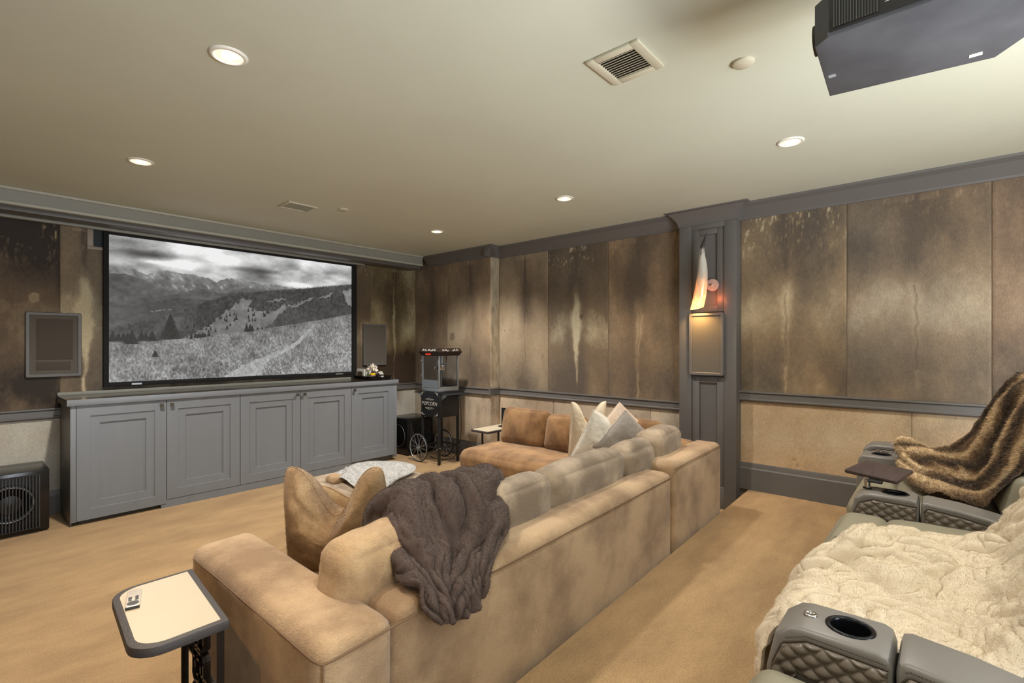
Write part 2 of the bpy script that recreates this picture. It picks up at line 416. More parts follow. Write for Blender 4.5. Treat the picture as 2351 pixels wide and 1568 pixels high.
# ------------------------------------------------------------------ the setting
WR, WB = 4.80, 6.0              # right wall, screen wall
YP = lambda x: 1.235+.026*x     # front edge of the raised platform
bm = bmesh.new(); bx(bm, -.75, 4.9, 1.0, 6.1, FL-.1, FL)
struct(fromb('floor', bm, M['carpet']))
bm = bmesh.new(); prism(bm, [(-.75, -2.2), (4.9, -2.2), (4.9, YP(4.9)), (-.75, YP(-.75))], FL-.1, .15, 'Z')
bmesh.ops.bevel(bm, geom=[e for e in bm.edges if all(v.co.z > .1 and v.co.y > 1 for v in e.verts)], offset=.018, segments=4, affect='EDGES')
struct(fromb('floor', bm, M['carpet'], angle=50))
box_ = lambda *a, **k: struct(box(*a, **k))
box_('ceiling', -.87, 4.9, -2.3, 6.15, FC, FC+.08, M['ceiling'])
box_('wall_right', WR+.004, WR+.12, -2.3, 6.1, FL, FC, M['wall_back'])
box_('wall_bump', 4.634, WR, 4.44, WB, FL, FC, M['wall_back'])
box_('wall_screen', -.87, WR, WB+.004, WB+.12, FL, FC, M['wall_back'])
box_('wall_left', -.87, -.75, -2.3, 6.1, FL, FC, M['offwall'])
box_('wall_rear', -.87, 4.9, -2.3, -2.2, FL, FC, M['offwall'])

# hides: each panel a piece of hide with its own spine, blotches and nap (colour of the hide itself)
def hide_panel(parent, a0, a1, z0, z1, plane, kind='X', dark=(88, 77, 66), mid=(140, 124, 106), light=(194, 180, 156), seed=1, top_dark=.6, spine=.8, spine_x=.5,
               spots=(), low=False, dark2=.3, band=.6, th=.004, tail=.0, spw=.045, sp0=.15, sp1=.9, hairs=.5):
    nu, nv = (46, 60) if low else (90, 190)
    u = np.linspace(0, 1, nu); v = np.linspace(0, 1, nv); U, V = np.meshgrid(u, v, indexing='ij')
    s = seed*7.31; asp = (z1-z0)/(a1-a0)
    big = fbm(U*2.2+s, V*2.2*asp*.6+s*.3, s, 5); med = fbm(U*6+s, V*4*asp+s, s*.7, 4); fine = fbm(U*40+s, V*24*asp, s, 3)
    vein = fbm(U*9+s*2, V*1.6*asp+s, s*1.3, 4)
    t = .50+(big-.5)*1.15+(vein-.5)*.22+(med-.5)*.35+(fine-.5)*.22
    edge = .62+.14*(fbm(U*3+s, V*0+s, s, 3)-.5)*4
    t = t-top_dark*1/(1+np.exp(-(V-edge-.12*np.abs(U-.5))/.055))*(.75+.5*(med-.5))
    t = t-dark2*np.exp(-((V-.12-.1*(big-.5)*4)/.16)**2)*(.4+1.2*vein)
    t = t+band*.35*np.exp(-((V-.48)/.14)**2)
    wob = .018*(fbm(V*5*asp+s, V*0+3.3, s, 3)-.5)*4
    du = np.abs(U-spine_x-wob)
    sw = spw*(.35+1.1*np.exp(-((V-.5)/.22)**2)+.5*(fbm(V*6+s, V*0, s, 2)-.4))
    prof = np.clip((V-sp0)/.08, 0, 1)*np.clip((sp1-V)/.25, 0, 1)
    t = t-.30*np.exp(-(du/(.12+.05*vein))**2)*(V < .95)*np.clip(1-prof*.3, 0, 1)*(.4+.8*med)*(spine > 0)
    dk = np.exp(-(du/.022)**2)*np.clip((V-.55)/.2, 0, 1)*.35*(spine > 0)
    t = t+spine*np.exp(-(du/np.maximum(sw, .006))**2)*prof-dk
    t = t-.35*np.exp(-(du/.010)**2)*(np.abs(V-.36) < .2)*(.5+med)*(spine > 0)
    hair = fbm(U*70+s, V*16*asp+U*9, s*.2, 3)
    t = t+hairs*(np.clip(hair-.58, 0, 1)*4)*np.clip((V-.72)*4, 0, 1)*(med > .45)
    for (px, pz, pr, pv) in spots:
        rr = ((U-px)/pr)**2+((V-pz)/(pr/asp*1.25))**2; t = np.where(rr < 1+.8*(med-.5), t*.3+pv*.7, t)
    t = np.clip(t, 0, 1)[..., None]
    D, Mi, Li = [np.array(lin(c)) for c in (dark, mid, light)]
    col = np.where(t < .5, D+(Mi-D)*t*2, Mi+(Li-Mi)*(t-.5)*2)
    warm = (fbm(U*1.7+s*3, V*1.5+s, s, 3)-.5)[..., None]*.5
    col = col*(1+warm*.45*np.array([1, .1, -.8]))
    g = .0016
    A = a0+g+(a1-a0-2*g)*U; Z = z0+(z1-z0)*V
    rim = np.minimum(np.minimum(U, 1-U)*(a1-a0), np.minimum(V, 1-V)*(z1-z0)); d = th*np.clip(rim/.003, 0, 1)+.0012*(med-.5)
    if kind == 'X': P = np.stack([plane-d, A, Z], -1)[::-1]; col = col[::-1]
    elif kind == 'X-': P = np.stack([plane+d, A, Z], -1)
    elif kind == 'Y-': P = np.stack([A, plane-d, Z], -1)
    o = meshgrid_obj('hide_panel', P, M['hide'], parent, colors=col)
    return o
M['hide'] = MAT('cow hide', (130, 112, 92), .62, attr=True, var=.16, vscale=170, stretch=(1, 1, .35), bump=.6, bscale=140, sheen=.25, spec=.3, bdist=.003)

wr = struct(thing('wall_right', (WR, 1.0, 0), 'walls lined with cow hide panels', 'wall')); del wr['category']; del wr['label']; wr.name = 'wall_right'
wsn = struct(thing('wall_screen', (2.2, WB, 0), 'x', 'x')); del wsn['category']; del wsn['label']
RAILZ = .90; Z1 = 2.63
lay = [  # right wall upper, far to near: y0,y1,params
    (3.63, 4.44, dict(seed=1, top_dark=.12, spine=.12, spine_x=.55, mid=(140, 126, 106), light=(170, 156, 134), spots=[(.88, .44, .012, .1), (.1, .25, .03, .3)], dark2=.2, sp0=.1, sp1=.6, spw=.03, hairs=.1)),
    (2.80, 3.63, dict(seed=2, top_dark=.50, spine=1.0, mid=(120, 104, 84), light=(196, 184, 156), spots=[(.42, .52, .03, .12)], sp0=.02, sp1=.86, spw=.05, hairs=1.)),
    (1.945, 2.80, dict(seed=3, top_dark=.40, spine=.55, spine_x=.42, mid=(128, 110, 88), light=(178, 156, 128), sp0=-.1, sp1=.72, spw=.03, band=.8)),
    (.60, 1.416, dict(seed=4, top_dark=.45, spine=.35, spine_x=.45, mid=(130, 112, 88), light=(184, 166, 136), spots=[(.36, .57, .03, .15)], sp0=-.1, sp1=.8, spw=.04, hairs=1.1, band=.8)),
    (-.245, .60, dict(seed=5, top_dark=.32, spine=.22, spine_x=.52, mid=(128, 110, 90), light=(176, 160, 136), spots=[(.46, .68, .035, .1)], sp0=.0, sp1=.75, spw=.03, hairs=.5, band=.7)),
    (-1.09, -.245, dict(seed=6, top_dark=.2, spine=.2, mid=(128, 108, 90), light=(160, 140, 118))),
]
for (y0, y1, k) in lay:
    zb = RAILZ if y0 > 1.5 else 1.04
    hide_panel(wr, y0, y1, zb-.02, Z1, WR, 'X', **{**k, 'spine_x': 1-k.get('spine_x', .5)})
pale = dict(low=True, mid=(176, 160, 140), light=(206, 192, 170), dark=(126, 108, 90), top_dark=0, dark2=.1, band=.2, spine=0, hairs=0)
for i, (y0, y1) in enumerate([(3.55, 4.44), (2.65, 3.55), (2.30, 2.65), (1.945, 2.30)]):
    hide_panel(wr, y0, y1, FL+.2, RAILZ-.07, WR, 'X', seed=20+i, **pale)
pl2 = dict(pale, mid=(186, 160, 128), light=(210, 188, 158))
for i, (y0, y1) in enumerate([(.19, 1.416), (-1.0, .19)]):
    hide_panel(wr, y0, y1, .36, .97, WR, 'X', seed=30+i, **dict(pl2, spots=[(.63, .12, .012, .15), (.64, .2, .008, .1), (.62, .74, .02, .3)] if i == 0 else ()))
# bump
wb = struct(thing('wall_bump', (4.634, 5.2, 0), 'x', 'x')); del wb['category']; del wb['label']
hide_panel(wb, 5.28, 6.0, RAILZ-.02, Z1, 4.634, 'X', seed=7, top_dark=.1, spine=.1, mid=(116, 98, 78), light=(160, 144, 118), spine_x=.45, sp1=.6)
hide_panel(wb, 4.44, 5.28, RAILZ-.02, Z1, 4.634, 'X', seed=8, top_dark=.12, spine=.3, mid=(132, 114, 92), light=(172, 156, 130), spine_x=.45, sp0=.3, sp1=.95, spw=.03, spots=[(.88, .40, .06, .1)])
hide_panel(wb, 4.635, WR, RAILZ-.02, Z1, 4.44, 'Y-', low=True, seed=9, top_dark=.0, dark2=0, spine=0, dark=(130, 118, 100), mid=(172, 160, 138), light=(196, 186, 162), hairs=0, band=.3)
for i, (y0, y1) in enumerate([(5.25, 6.0), (4.85, 5.25), (4.44, 4.85)]):
    hide_panel(wb, y0, y1, FL+.2, RAILZ-.07, 4.634, 'X', seed=40+i, **pale)
hide_panel(wb, 4.635, WR, FL+.2, RAILZ-.07, 4.44, 'Y-', seed=44, **pale)
# screen wall hides
for (x0, x1, k) in [(-.75, -.18, dict(seed=17)), (-.18, .656, dict(seed=11, top_dark=.75, spine=.0, mid=(112, 94, 74), light=(168, 152, 120), dark=(48, 40, 34), hairs=1.6, spots=[(.80, .58, .045, .95), (.55, .53, .06, .62)], dark2=.5)),
                    (.656, 1.50, dict(seed=12, top_dark=.22, spine=.95, spine_x=.20, mid=(132, 118, 98), light=(196, 184, 154), sp0=.0, sp1=.82, spw=.035)),
                    (1.5, 2.3, dict(seed=13)), (2.3, 3.1, dict(seed=14)), (3.1, 3.857, dict(seed=15, spine=.2, mid=(110, 94, 72), top_dark=.2)),
                    (3.857, 4.634, dict(seed=16, spine=.75, spine_x=.5, mid=(112, 98, 70), dark=(56, 42, 28), light=(178, 166, 132), top_dark=.1, dark2=.8, sp0=-.1, sp1=1.2, spw=.02))]:
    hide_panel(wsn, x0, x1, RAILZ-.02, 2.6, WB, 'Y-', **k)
for i, (x0, x1) in enumerate([(-.75, .70), (3.87, 4.634)]):
    hide_panel(wsn, x0, x1, FL+.2, RAILZ-.07, WB, 'Y-', seed=50+i, **dict(pale, mid=(186, 180, 168), light=(206, 204, 194)))

# chair rail, baseboard, crown mouldings
def rail_prof(z): return [(0, z), (.034, z), (.036, z-.012), (.024, z-.022), (.026, z-.066), (.032, z-.072), (.032, z-.082), (.016, z-.095), (0, z-.095)]
def base_prof(z0, h): return [(0, z0), (.020, z0), (.020, z0+h-.055), (.014, z0+h-.045), (.008, z0+h-.012), (.004, z0+h), (0, z0+h)]
def crown_prof(): return [(0, 2.605), (.014, 2.605), (.018, 2.622), (.05, 2.66), (.085, 2.70), (.122, 2.722), (.126, 2.74), (0, 2.74)]
trim_n = [0]
def mould(prof, plane, a0, a1, axis='X', mat=None, name=None, s=-1):
    trim_n[0] += 1
    bm = bmesh.new()
    poly = [(plane+s*d, z) for d, z in prof]
    # axis 'X': wall plane x=const, runs along y
    prism(bm, poly, a0, a1, 'Y' if axis == 'X' else 'X')
    return struct(fromb(name or 'trim_%d' % trim_n[0], bm, mat or M['trim']))
mould(rail_prof(RAILZ), WR, 1.945, 4.44); mould(rail_prof(1.045), WR, -2.2, 1.416)
mould(rail_prof(RAILZ), 4.634, 4.41, WB); mould(rail_prof(RAILZ), 4.44, 4.60, WR, 'Y'); mould(rail_prof(RAILZ), WB, -.75, .66, 'Y'); mould(rail_prof(RAILZ), WB, 3.87, 4.634, 'Y')
mould(base_prof(.15, .245), WR, -2.2, 1.416, name='baseboard_right'); mould(base_prof(FL, .21), WR, 1.945, 4.44, name='baseboard_right')
mould(base_prof(FL, .21), 4.634, 4.42, WB, name='baseboard_right'); mould(base_prof(FL, .21), 4.44, 4.61, WR, 'Y', name='baseboard_right')
mould(base_prof(FL, .21), WB, -.75, .66, 'Y', name='baseboard_screen'); mould(base_prof(FL, .21), WB, 3.87, 4.634, 'Y', name='baseboard_screen')
mould(crown_prof(), WR, 1.945, 4.44); mould(crown_prof(), WR, -2.2, 1.416)
mould(crown_prof(), 4.634, 4.32, WB-.3); mould(crown_prof(), 4.44, 4.51, WR, 'Y')
# soffit that carries the curtain track over the screen
bm = bmesh.new(); bx(bm, -.75, 4.492, 5.66, WB, 2.595, FC-.001); so = struct(fromb('trim_soffit', bm, M['soffit']))
box('bead', -.75, 4.492, 5.640, 5.66, 2.716, 2.739, M['soffit_light'], so, bev=.004)
box('bead', -.75, 4.492, 5.648, 5.66, 2.597, 2.620, M['soffit_light'], so, bev=.003)
box('track', -.75, 4.50, 5.72, 5.99, 2.560, 2.595, M['trim'], so, bev=.004)
box('track', -.75, 3.7, 5.90, 5.95, 2.535, 2.560, M['soffit'], so, bev=.004)

# pilasters
def pilaster(y0, y1, fx, zb, s=1, wall=WR):
    p = struct(thing('trim_pilaster', (fx, (y0+y1)/2, zb), 'x', 'x')); del p['label']; del p['category']
    w0, w1 = sorted((fx+.034*s, wall))
    box('core', w0, w1, y0+.002, y1-.002, zb, 2.72, M['trim'], p)
    def strip(a, b, c, d, t=0, t2=.036): 
        x0, x1 = sorted((fx+t*s, fx+t2*s)); box('stile' if d-c > b-a else 'rail', x0, x1, a, b, c, d, M['trim'], p, bev=.002)
    o0, o1 = y0+.105, y1-.118; i0, i1 = y0+.175, y1-.187
    strip(y0, o0, zb, 2.62); strip(o1, y1, zb, 2.62)
    strip(o0, o1, 2.555, 2.62); strip(o0, o1, zb, zb+.2)
    for (za, zc, lo) in ((1.772, 2.555, 0), (zb+.2, 1.165, 1)):
        strip(o0, i0, za, zc, .016, .036); strip(i1, o1, za, zc, .016, .036)
        strip(i0, i1, zc-.055, zc, .016, .036)
        if not lo: strip(i0, i1, za, za+.055, .016, .036)
    x0, x1 = sorted((fx+.0*s, wall)); box('cap_block', x0, x1, y0+.001, y1-.001, 2.601, 2.735, M['trim'], p)
    for (ya, yb) in ((y0, y0+.004), (y1-.004, y1)): x0, x1 = sorted((fx+.036*s, wall)); box('return', x0, x1, ya, yb, zb, 2.62, M['trim'], p)
    # flared cap
    bm = bmesh.new(); prof = [(0, 2.60), (.006, 2.60), (.008, 2.615), (.02, 2.65), (.05, 2.69), (.09, 2.725), (.115, 2.731), (.12, 2.74)]
    rings = []
    for d, z in prof:
        f = d*.8
        rings.append([bm.verts.new(q) for q in ((wall, y0-d, z), (fx-f*s, y0-d, z), (fx-f*s, y1+d, z), (wall, y1+d, z))])
    for A, B in zip(rings, rings[1:]):
        for i in range(3): bm.faces.new((A[i], A[i+1], B[i+1], B[i]))
    bmesh.ops.recalc_face_normals(bm, faces=bm.faces)
    fromb('capital', bm, M['trim'], p, angle=30)
    return p
pilaster(1.416, 1.943, 4.677, FL)
pilaster(-1.45, -.92, 4.677, .15)
pilaster(1.40, 1.93, -.10, FL, s=-1, wall=-.75)

def wall_speaker(y0, y1, z0, z1, plane, kind, label, two=False):
    ctr = (plane, (y0+y1)/2, z0) if kind == 'X' else ((y0+y1)/2, plane, z0)
    t = thing('wall_speaker', ctr, label, 'speaker')
    def b(name, a0, a1, c0, c1, d0, d1, mat, bev=0):
        if kind == 'X': return box(name, plane-d1, plane-d0, a0, a1, c0, c1, mat, t, bev)
        return box(name, a0, a1, plane-d1, plane-d0, c0, c1, mat, t, bev)
    f = .030
    for q in ((y0, y1, z1-f, z1), (y0, y1, z0, z0+f), (y0, y0+f, z0, z1), (y1-f, y1, z0, z1)): pass
    bm = bmesh.new()
    outer = [(y0, z0), (y1, z0), (y1, z1), (y0, z1)]
    def ring(m, d, rr):
        pts = []
        for cx_, cz_, a0 in ((y1-m-rr, z1-m-rr, 0), (y0+m+rr, z1-m-rr, 90), (y0+m+rr, z0+m+rr, 180), (y1-m-rr, z0+m+rr, 270)):
            for k in range(5):
                a = math.radians(a0+k*22.5); pts.append((cx_+rr*math.cos(a), cz_+rr*math.sin(a), d))
        return [bm.verts.new((plane-d, a, c) if kind == 'X' else (a, plane-d, c)) for a, c, d in pts]
    R_ = [ring(0, 0, .014), ring(0, .024, .014), ring(.004, .030, .012), ring(f-.006, .030, .008), ring(f-.002, .026, .006), ring(f, .014, .005)]
    for A, B in zip(R_, R_[1:]):
        for i in range(len(A)): bm.faces.new((A[i], A[(i+1) % len(A)], B[(i+1) % len(A)], B[i]))
    bmesh.ops.recalc_face_normals(bm, faces=bm.faces)
    fromb('frame', bm, M['trim'], t, angle=35)
    b('grille', y0+f-.002, y1-f+.002, z0+f-.002, z1-f+.002, .006, .020, M['grille'])
    if two:
        g = M['grille_deep']
        b('driver_cloth', y0+.068, y1-.060, z0+.155, z1-.058, .020, .0222, g, .002)
        b('driver_cloth', y0+.066, y1-.075, z0+.060, z0+.135, .020, .0222, g, .002)
    return t
M['grille_deep'] = MAT('speaker cloth deep', (80, 72, 66), .95, var=.05, vscale=240)
wall_speaker(.43, .80, 1.178, 1.752, WB-.003, 'Y', 'square grey framed speaker on the hide wall left of the screen', True)
wall_speaker(3.725, 4.095, 1.178, 1.752, WB-.003, 'Y', 'grey framed speaker on the hide wall behind the snack tray')
wall_speaker(1.520, 1.838, 1.178, 1.762, 4.677, 'X', 'tall grey speaker set into the pilaster below the horn lamp')

# ------------------------------------------------------------------ ceiling fittings
M['lamp'] = MAT('lamp glow', (255, 240, 210), .5, emit=(255, 244, 225), estr=14)
M['reflector'] = MAT('lamp reflector', (235, 225, 205), .4, emit=(255, 225, 180), estr=.9)
lab = ['large round recessed ceiling light nearest the viewer, above the front of the sofa', 'recessed ceiling light above the left end of the screen wall cabinet', 'recessed ceiling light near the corner above the popcorn cart',
       'recessed ceiling light over the sofa corner, left of the pilaster', 'recessed ceiling light between projector and right hide wall']
def downlight(x, y, label=None):
    t = thing('recessed_light', (x, y, FC-.008), label, 'ceiling light', 'recessed ceiling lights')
    bm = bmesh.new(); lathe(bm, [(.058, FC-.004), (.060, FC-.009), (.070, FC-.008), (.078, FC-.002), (.078, FC-.0005)], (x, y, 0), 40)
    bm.faces.ensure_lookup_table()
    big = [f for f in bm.faces if len(f.verts) > 10]; bmesh.ops.delete(bm, geom=big, context='FACES_ONLY')
    fromb('trim_ring', bm, M['white'], t, smooth=True)
    bm = bmesh.new(); lathe(bm, [(.0, FC-.003), (.036, FC-.003), (.060, FC-.0045)], (x, y, 0), 32)
    fromb('reflector', bm, M['reflector'], t, smooth=True)
    bm = bmesh.new(); lathe(bm, [(0, FC-.012), (.022, FC-.010), (.030, FC-.005), (.030, FC-.0035)], (x, y, 0), 24)
    fromb('lens', bm, M['lamp'], t, smooth=True)
for (x, y), l_ in zip(DOWN[:5], lab): downlight(x, y, l_)

def ceiling_vent(x0, x1, y0, y1, along, label, n, bor=.045, matd=None, ang=75):
    t = thing('ceiling_vent', ((x0+x1)/2, (y0+y1)/2, FC-.01), label, 'vent')
    z0, z1 = FC-.012, FC-.0005
    for q in ((x0, x1, y0, y0+bor), (x0, x1, y1-bor, y1), (x0, x0+bor, y0+bor, y1-bor), (x1-bor, x1, y0+bor, y1-bor)):
        box('frame_bar', *q, z0, z1, M['vent'], t, bev=.002)
    box('backing', x0+bor, x1-bor, y0+bor, y1-bor, FC-.003, FC-.0008, matd or M['vent_dark'], t)
    for i in range(n):
        f = (i+.5)/n
        if along == 'Y':
            xc = x0+bor+(x1-x0-2*bor)*f; R_ = Matrix.Translation((xc, (y0+y1)/2, FC-.008))@Matrix.Rotation(math.radians(ang), 4, 'Y')
            box('slat', -.0048, .0048, -(y1-y0)/2+bor, (y1-y0)/2-bor, -.0012, .0012, M['vent'], t, M=R_)
        else:
            yc = y0+bor+(y1-y0-2*bor)*f; R_ = Matrix.Translation(((x0+x1)/2, yc, FC-.008))@Matrix.Rotation(math.radians(ang), 4, 'X')
            box('slat', -(x1-x0)/2+bor, (x1-x0)/2-bor, -.0065, .0065, -.0008, .0008, M['vent'], t, M=R_)
ceiling_vent(1.885, 2.145, .960, 1.215, 'Y', 'square ceiling vent with dark louvres beside the projector', 10, .040, None, -48)
ceiling_vent(1.98, 2.25, 4.365, 4.600, 'X', 'pale louvred ceiling vent above the screen side of the room', 8, .02, MAT('pale vent void', (150, 146, 124), .9), 20)
for (x, y, l_) in ((2.36, .685, 'round white cover plate on the ceiling beside the projector'), (2.44, 4.25, 'small round cover plate on the ceiling beside the pale vent')):
    bm = bmesh.new(); lathe(bm, [(0, FC-.014), (.040, FC-.014), (.046, FC-.009), (.046, FC-.0005)], (x, y, 0), 36)
    T(fromb('cover_plate', bm, M['vent'], angle=40), l_, 'cover plate')
# wall vent half hidden by the screen
t = thing('wall_vent', (1.0, WB, 2.36), 'grey louvred air vent behind the top left corner of the screen', 'vent')
for q in ((.84, 1.12, 2.555, 2.595), (.84, 1.12, 2.356, 2.385), (.84, .885, 2.385, 2.555)): box('frame_bar', q[0], q[1], WB-.020, WB-.003, q[2], q[3], M['wallvent'], t, bev=.003)
box('backing', .885, 1.12, WB-.009, WB-.003, 2.385, 2.555, M['black'], t)
for i in range(10):
    z = 2.392+i*.0170; R_ = Matrix.Translation((1.0, WB-.014, z+.004))@Matrix.Rotation(math.radians(-38), 4, 'X')
    box('slat', -.115, .12, -.0062, .0062, -.0012, .0012, M['wallvent_slat'], t, M=R_)
# ceiling projector
M['proj'] = MAT('dusty charcoal plastic', (64, 66, 72), .5, col2=(84, 86, 92), vscale=4, detail=6)
M['proj_side'] = MAT('projector side plastic', (38, 36, 36), .5)
t = thing('projector', (1.9, .1, 2.35), 'large charcoal projector hanging from the ceiling on the right', 'projector')
ZB = 2.35
poly = [(1.668, .255), (1.70, .292), (2.071, .31), (2.127, -.115), (1.994, -.205), (1.668, -.30)]
bm = bmesh.new(); prism(bm, poly, ZB, 2.475, 'Z', bev=.004, seg=2); fromb('body', bm, M['proj'], t, angle=30)
box('side_cover', 1.660, 1.669, -.295, .250, ZB+.012, 2.470, M['proj_side'], t, bev=.002)
box('grille_recess', 1.6570, 1.6605, .135, .240, 2.368, 2.462, M['black'], t)
for i in range(16):
    y = .138+i*.0066; box('grille_slat', 1.6545, 1.6575, y, y+.0016, 2.368, 2.462, MAT('slat plastic', (84, 82, 80), .5) if i == 0 else bpy.data.materials['slat plastic'], t)
for i in range(3): box('indicator', 1.6595, 1.661, .112, .122, 2.388+i*.020, 2.3895+i*.020, M['white'], t)
bm = bmesh.new(); cyl(bm, (1.78, .292, 2.41), (1.78, .306, 2.41), .042, .044, 28); fromb('lens_ring', bm, MAT('lens brown', (58, 44, 38), .35), t, angle=35)
box('badge', 2.055, 2.075, -.085, -.055, ZB-.0012, ZB, M['white'], t)
box('label_plate', 1.905, 1.925, .270, .290, ZB-.0012, ZB, MAT('grey label', (140, 142, 148), .5), t)
bm = bmesh.new(); cyl(bm, (1.88, .02, 2.475), (1.88, .02, FC-.012), .022, n=20); cyl(bm, (1.88, .02, FC-.012), (1.88, .02, FC-.0005), .07, n=28)
fromb('mount', bm, M['black'], t, angle=35)
box('bracket', 1.76, 2.0, -.1, .14, 2.474, 2.486, M['black'], t, bev=.002)
bm = bmesh.new(); tube(bm, [(1.99, -.205, 2.46), (2.01, -.225, 2.52), (1.99, -.23, 2.60), (1.96, -.22, 2.70), (1.95, -.2, FC-.002)], .004, 8); fromb('cable', bm, M['black'], t, smooth=True)

# ------------------------------------------------------------------ projection screen with its picture
def screen_colors(nu, nv):
    u = np.linspace(0, 1, nu); v = np.linspace(0, 1, nv); U, V = np.meshgrid(u, v, indexing='ij')
    I = lambda pts: np.interp(U, [p[0] for p in pts], [p[1] for p in pts])
    A = 1.82
    n = lambda sx, sy, z=0., o=4, g=.5: fbm(U*sx*A, V*sy, z, o, g)
    # sky
    c1 = n(4.2, 9.5, 1, 6, .62); c2 = n(2.0, 4.6, 5, 5); c3 = n(9, 18, 9, 4)
    sky = .68+.20*(V-.75)+(c1-.5)*.85+(c2-.5)*.4+(c3-.5)*.14
    blob = lambda x, y, sx, sy, a: a*np.exp(-((U-x)/sx)**2-((V-y)/sy)**2)
    sky += blob(.26, .97, .12, .05, .28)+blob(.24, .85, .07, .04, .42)+blob(.40, .915, .07, .035, .36)-blob(.12, .895, .16, .028, .35)-blob(.03, .96, .10, .03, .2)+blob(.62, .98, .1, .04, .15)-blob(.52, .86, .14, .02, .2)+blob(.72, .775, .06, .02, .40)-blob(.85, .92, .12, .03, .12)+blob(.14, .845, .05, .015, .3)
    sky = np.clip(sky, .30, .97)
    g = sky
    # far rocky range
    far = I([(0, .79), (.031, .773), (.079, .783), (.112, .748), (.146, .775), (.175, .79), (.198, .786), (.223, .782), (.273, .783), (.308, .768), (.335, .764), (.362, .738), (.394, .772), (.42, .78), (.446, .775), (.47, .78), (.49, .766), (.521, .769), (.545, .750), (.567, .757), (.59, .762), (.61, .765), (.648, .752), (.71, .742), (1.0, .74)])+.014*(n(60, 1, 2, 3)-.5)
    rk = n(26, 30, 3, 4, .6); rk2 = fbm((U*A+V)*30, (U*A-V)*10, 4, 3)
    mt = .43+(rk-.5)*.28+(rk2-.5)*.20+.10*np.clip((V-.70)/.07, 0, 1)
    mt = np.where((rk2 > .66) & (rk > .54), .66, mt)
    g = np.where(V < far, np.clip(mt, .2, .75), g)
    mid = I([(0, .735), (.049, .744), (.086, .726), (.112, .707), (.15, .662), (.198, .62), (.248, .647), (.308, .685), (.35, .655), (.40, .655), (.47, .712), (.572, .705), (1, .74)])+.012*(n(30, 1, 6, 3)-.5)
    g = np.where(V < mid, .36+(n(30, 40, 7, 3)-.5)*.14+(n(5, 9, 8, 3)-.5)*.14, g)
    low = I([(0, .55), (.06, .52), (.15, .565), (.22, .60), (.308, .60), (.399, .60), (.6, .63), (1, .672)])
    g = np.where(V < low, .315+(n(40, 60, 9, 3)-.5)*.12+(n(3, 10, 10, 3)-.5)*.18, g)
    g = np.where((np.abs(V-.50-.01*np.sin(U*40)) < .004) & (U > .13) & (U < .20) & (n(60, 3, 40, 2) > .5), .48, g)
    # wooded slope
    comb = np.abs(((U*A*95+3*n(30, 2, 12, 2)) % 1)-.5)*2
    fr = I([(0, .367), (.104, .422), (.223, .499), (.33, .59), (.422, .658), (.599, .713), (.71, .742), (.83, .78), (1, .83)])+.016*(comb-.5)
    tree = np.abs(((U*A*110+V*13+2*n(20, 20, 13, 2)) % 1)-.5)*2
    fs = .215+.10*tree+(n(60, 60, 14, 2)-.5)*.16+(n(5, 7, 19, 3)-.5)*.14+.03*(1-U)
    g = np.where(V < fr, fs, g)
    # clearings in the wood
    def poly(pts):
        ins = np.zeros_like(U, bool); k = len(pts); uu = U+.006*(n(50, 50, 21, 2)-.5)*2; vv = V+.02*(n(60, 30, 22, 2)-.5)*2
        for i in range(k):
            (x1, y1), (x2, y2) = pts[i], pts[(i+1) % k]
            if y1 == y2: continue
            c = ((y1 > vv) != (y2 > vv)) & (uu < (x2-x1)*(vv-y1)/(y2-y1)+x1); ins ^= c
        return ins
    clr = .47+(n(40, 40, 15, 3)-.5)*.16+(n(6, 16, 16, 2)-.5)*.12
    m1 = poly([(.231, .29), (.294, .353), (.352, .438), (.43, .56), (.47, .625), (.51, .62), (.49, .56), (.55, .53), (.60, .53), (.65, .60), (.66, .57), (.62, .50), (.60, .45), (.572, .40), (.47, .34), (.352, .30)])
    g = np.where(m1, clr, g)
    for q in ([(.55, .60), (.62, .645), (.66, .66), (.62, .62)], [(.66, .58), (.72, .62), (.80, .69), (.77, .64), (.70, .58)], [(.80, .66), (.86, .70), (.90, .74), (.87, .69)], [(.946, .754), (1.01, .785), (1.01, .605), (.973, .646)]):
        g = np.where(poly(q), clr+.04, g)
    r_ = np.random.default_rng(5)
    def tree_at(x, yb, h, w_, dk=.13):
        nonlocal g
        t_ = (V-yb)/h; ww = w_*(1-t_)*(.75+.5*np.abs(((V*120) % 1)-.5)*2*.8+.35*(n(150, 150, 17, 2)-.5))
        g = np.where((t_ > 0) & (t_ < 1) & (np.abs(U-x) < ww), dk+.10*n(120, 120, 18, 2), g)
    for k in range(46):
        x = .25+.38*r_.random(); y = .33+(x-.25)*.62+.10*(r_.random()-.5); tree_at(x, y, .030+.01*r_.random(), .0045)
    # meadow
    md = I([(0, .271), (.143, .28), (.265, .308), (.399, .343), (.572, .393), (.83, .48), (1, .548)])
    d = np.clip((md-V)/.4, 0, 1)
    st = fbm(U*A*120+V*16, V*70, 30, 3, .6)
    mdw = .50+(st-.5)*(.38+.30*d)+(n(10, 14, 31, 5, .6)-.5)*.36+.03*d
    mdw = np.where((V > md-.02), mdw*.9+.02, mdw)
    g = np.where(V < md, np.clip(mdw, .12, .80), g)
    # path
    P = [(.802, .443, .003), (.785, .41, .006), (.763, .37, .008), (.736, .317, .011), (.71, .271, .014), (.67, .225, .020), (.631, .194, .026), (.59, .160, .030), (.546, .127, .036), (.50, .07, .055), (.456, -.01, .075)]
    ps = sorted(P, key=lambda p: p[1]); xc = np.interp(V, [p[1] for p in ps], [p[0] for p in ps]); wc = np.interp(V, [p[1] for p in ps], [p[2] for p in ps])
    wj = wc*(.8+.9*(n(40, 60, 33, 3)-.3)); on = (np.abs(U-xc) < wj) & (V < .443)
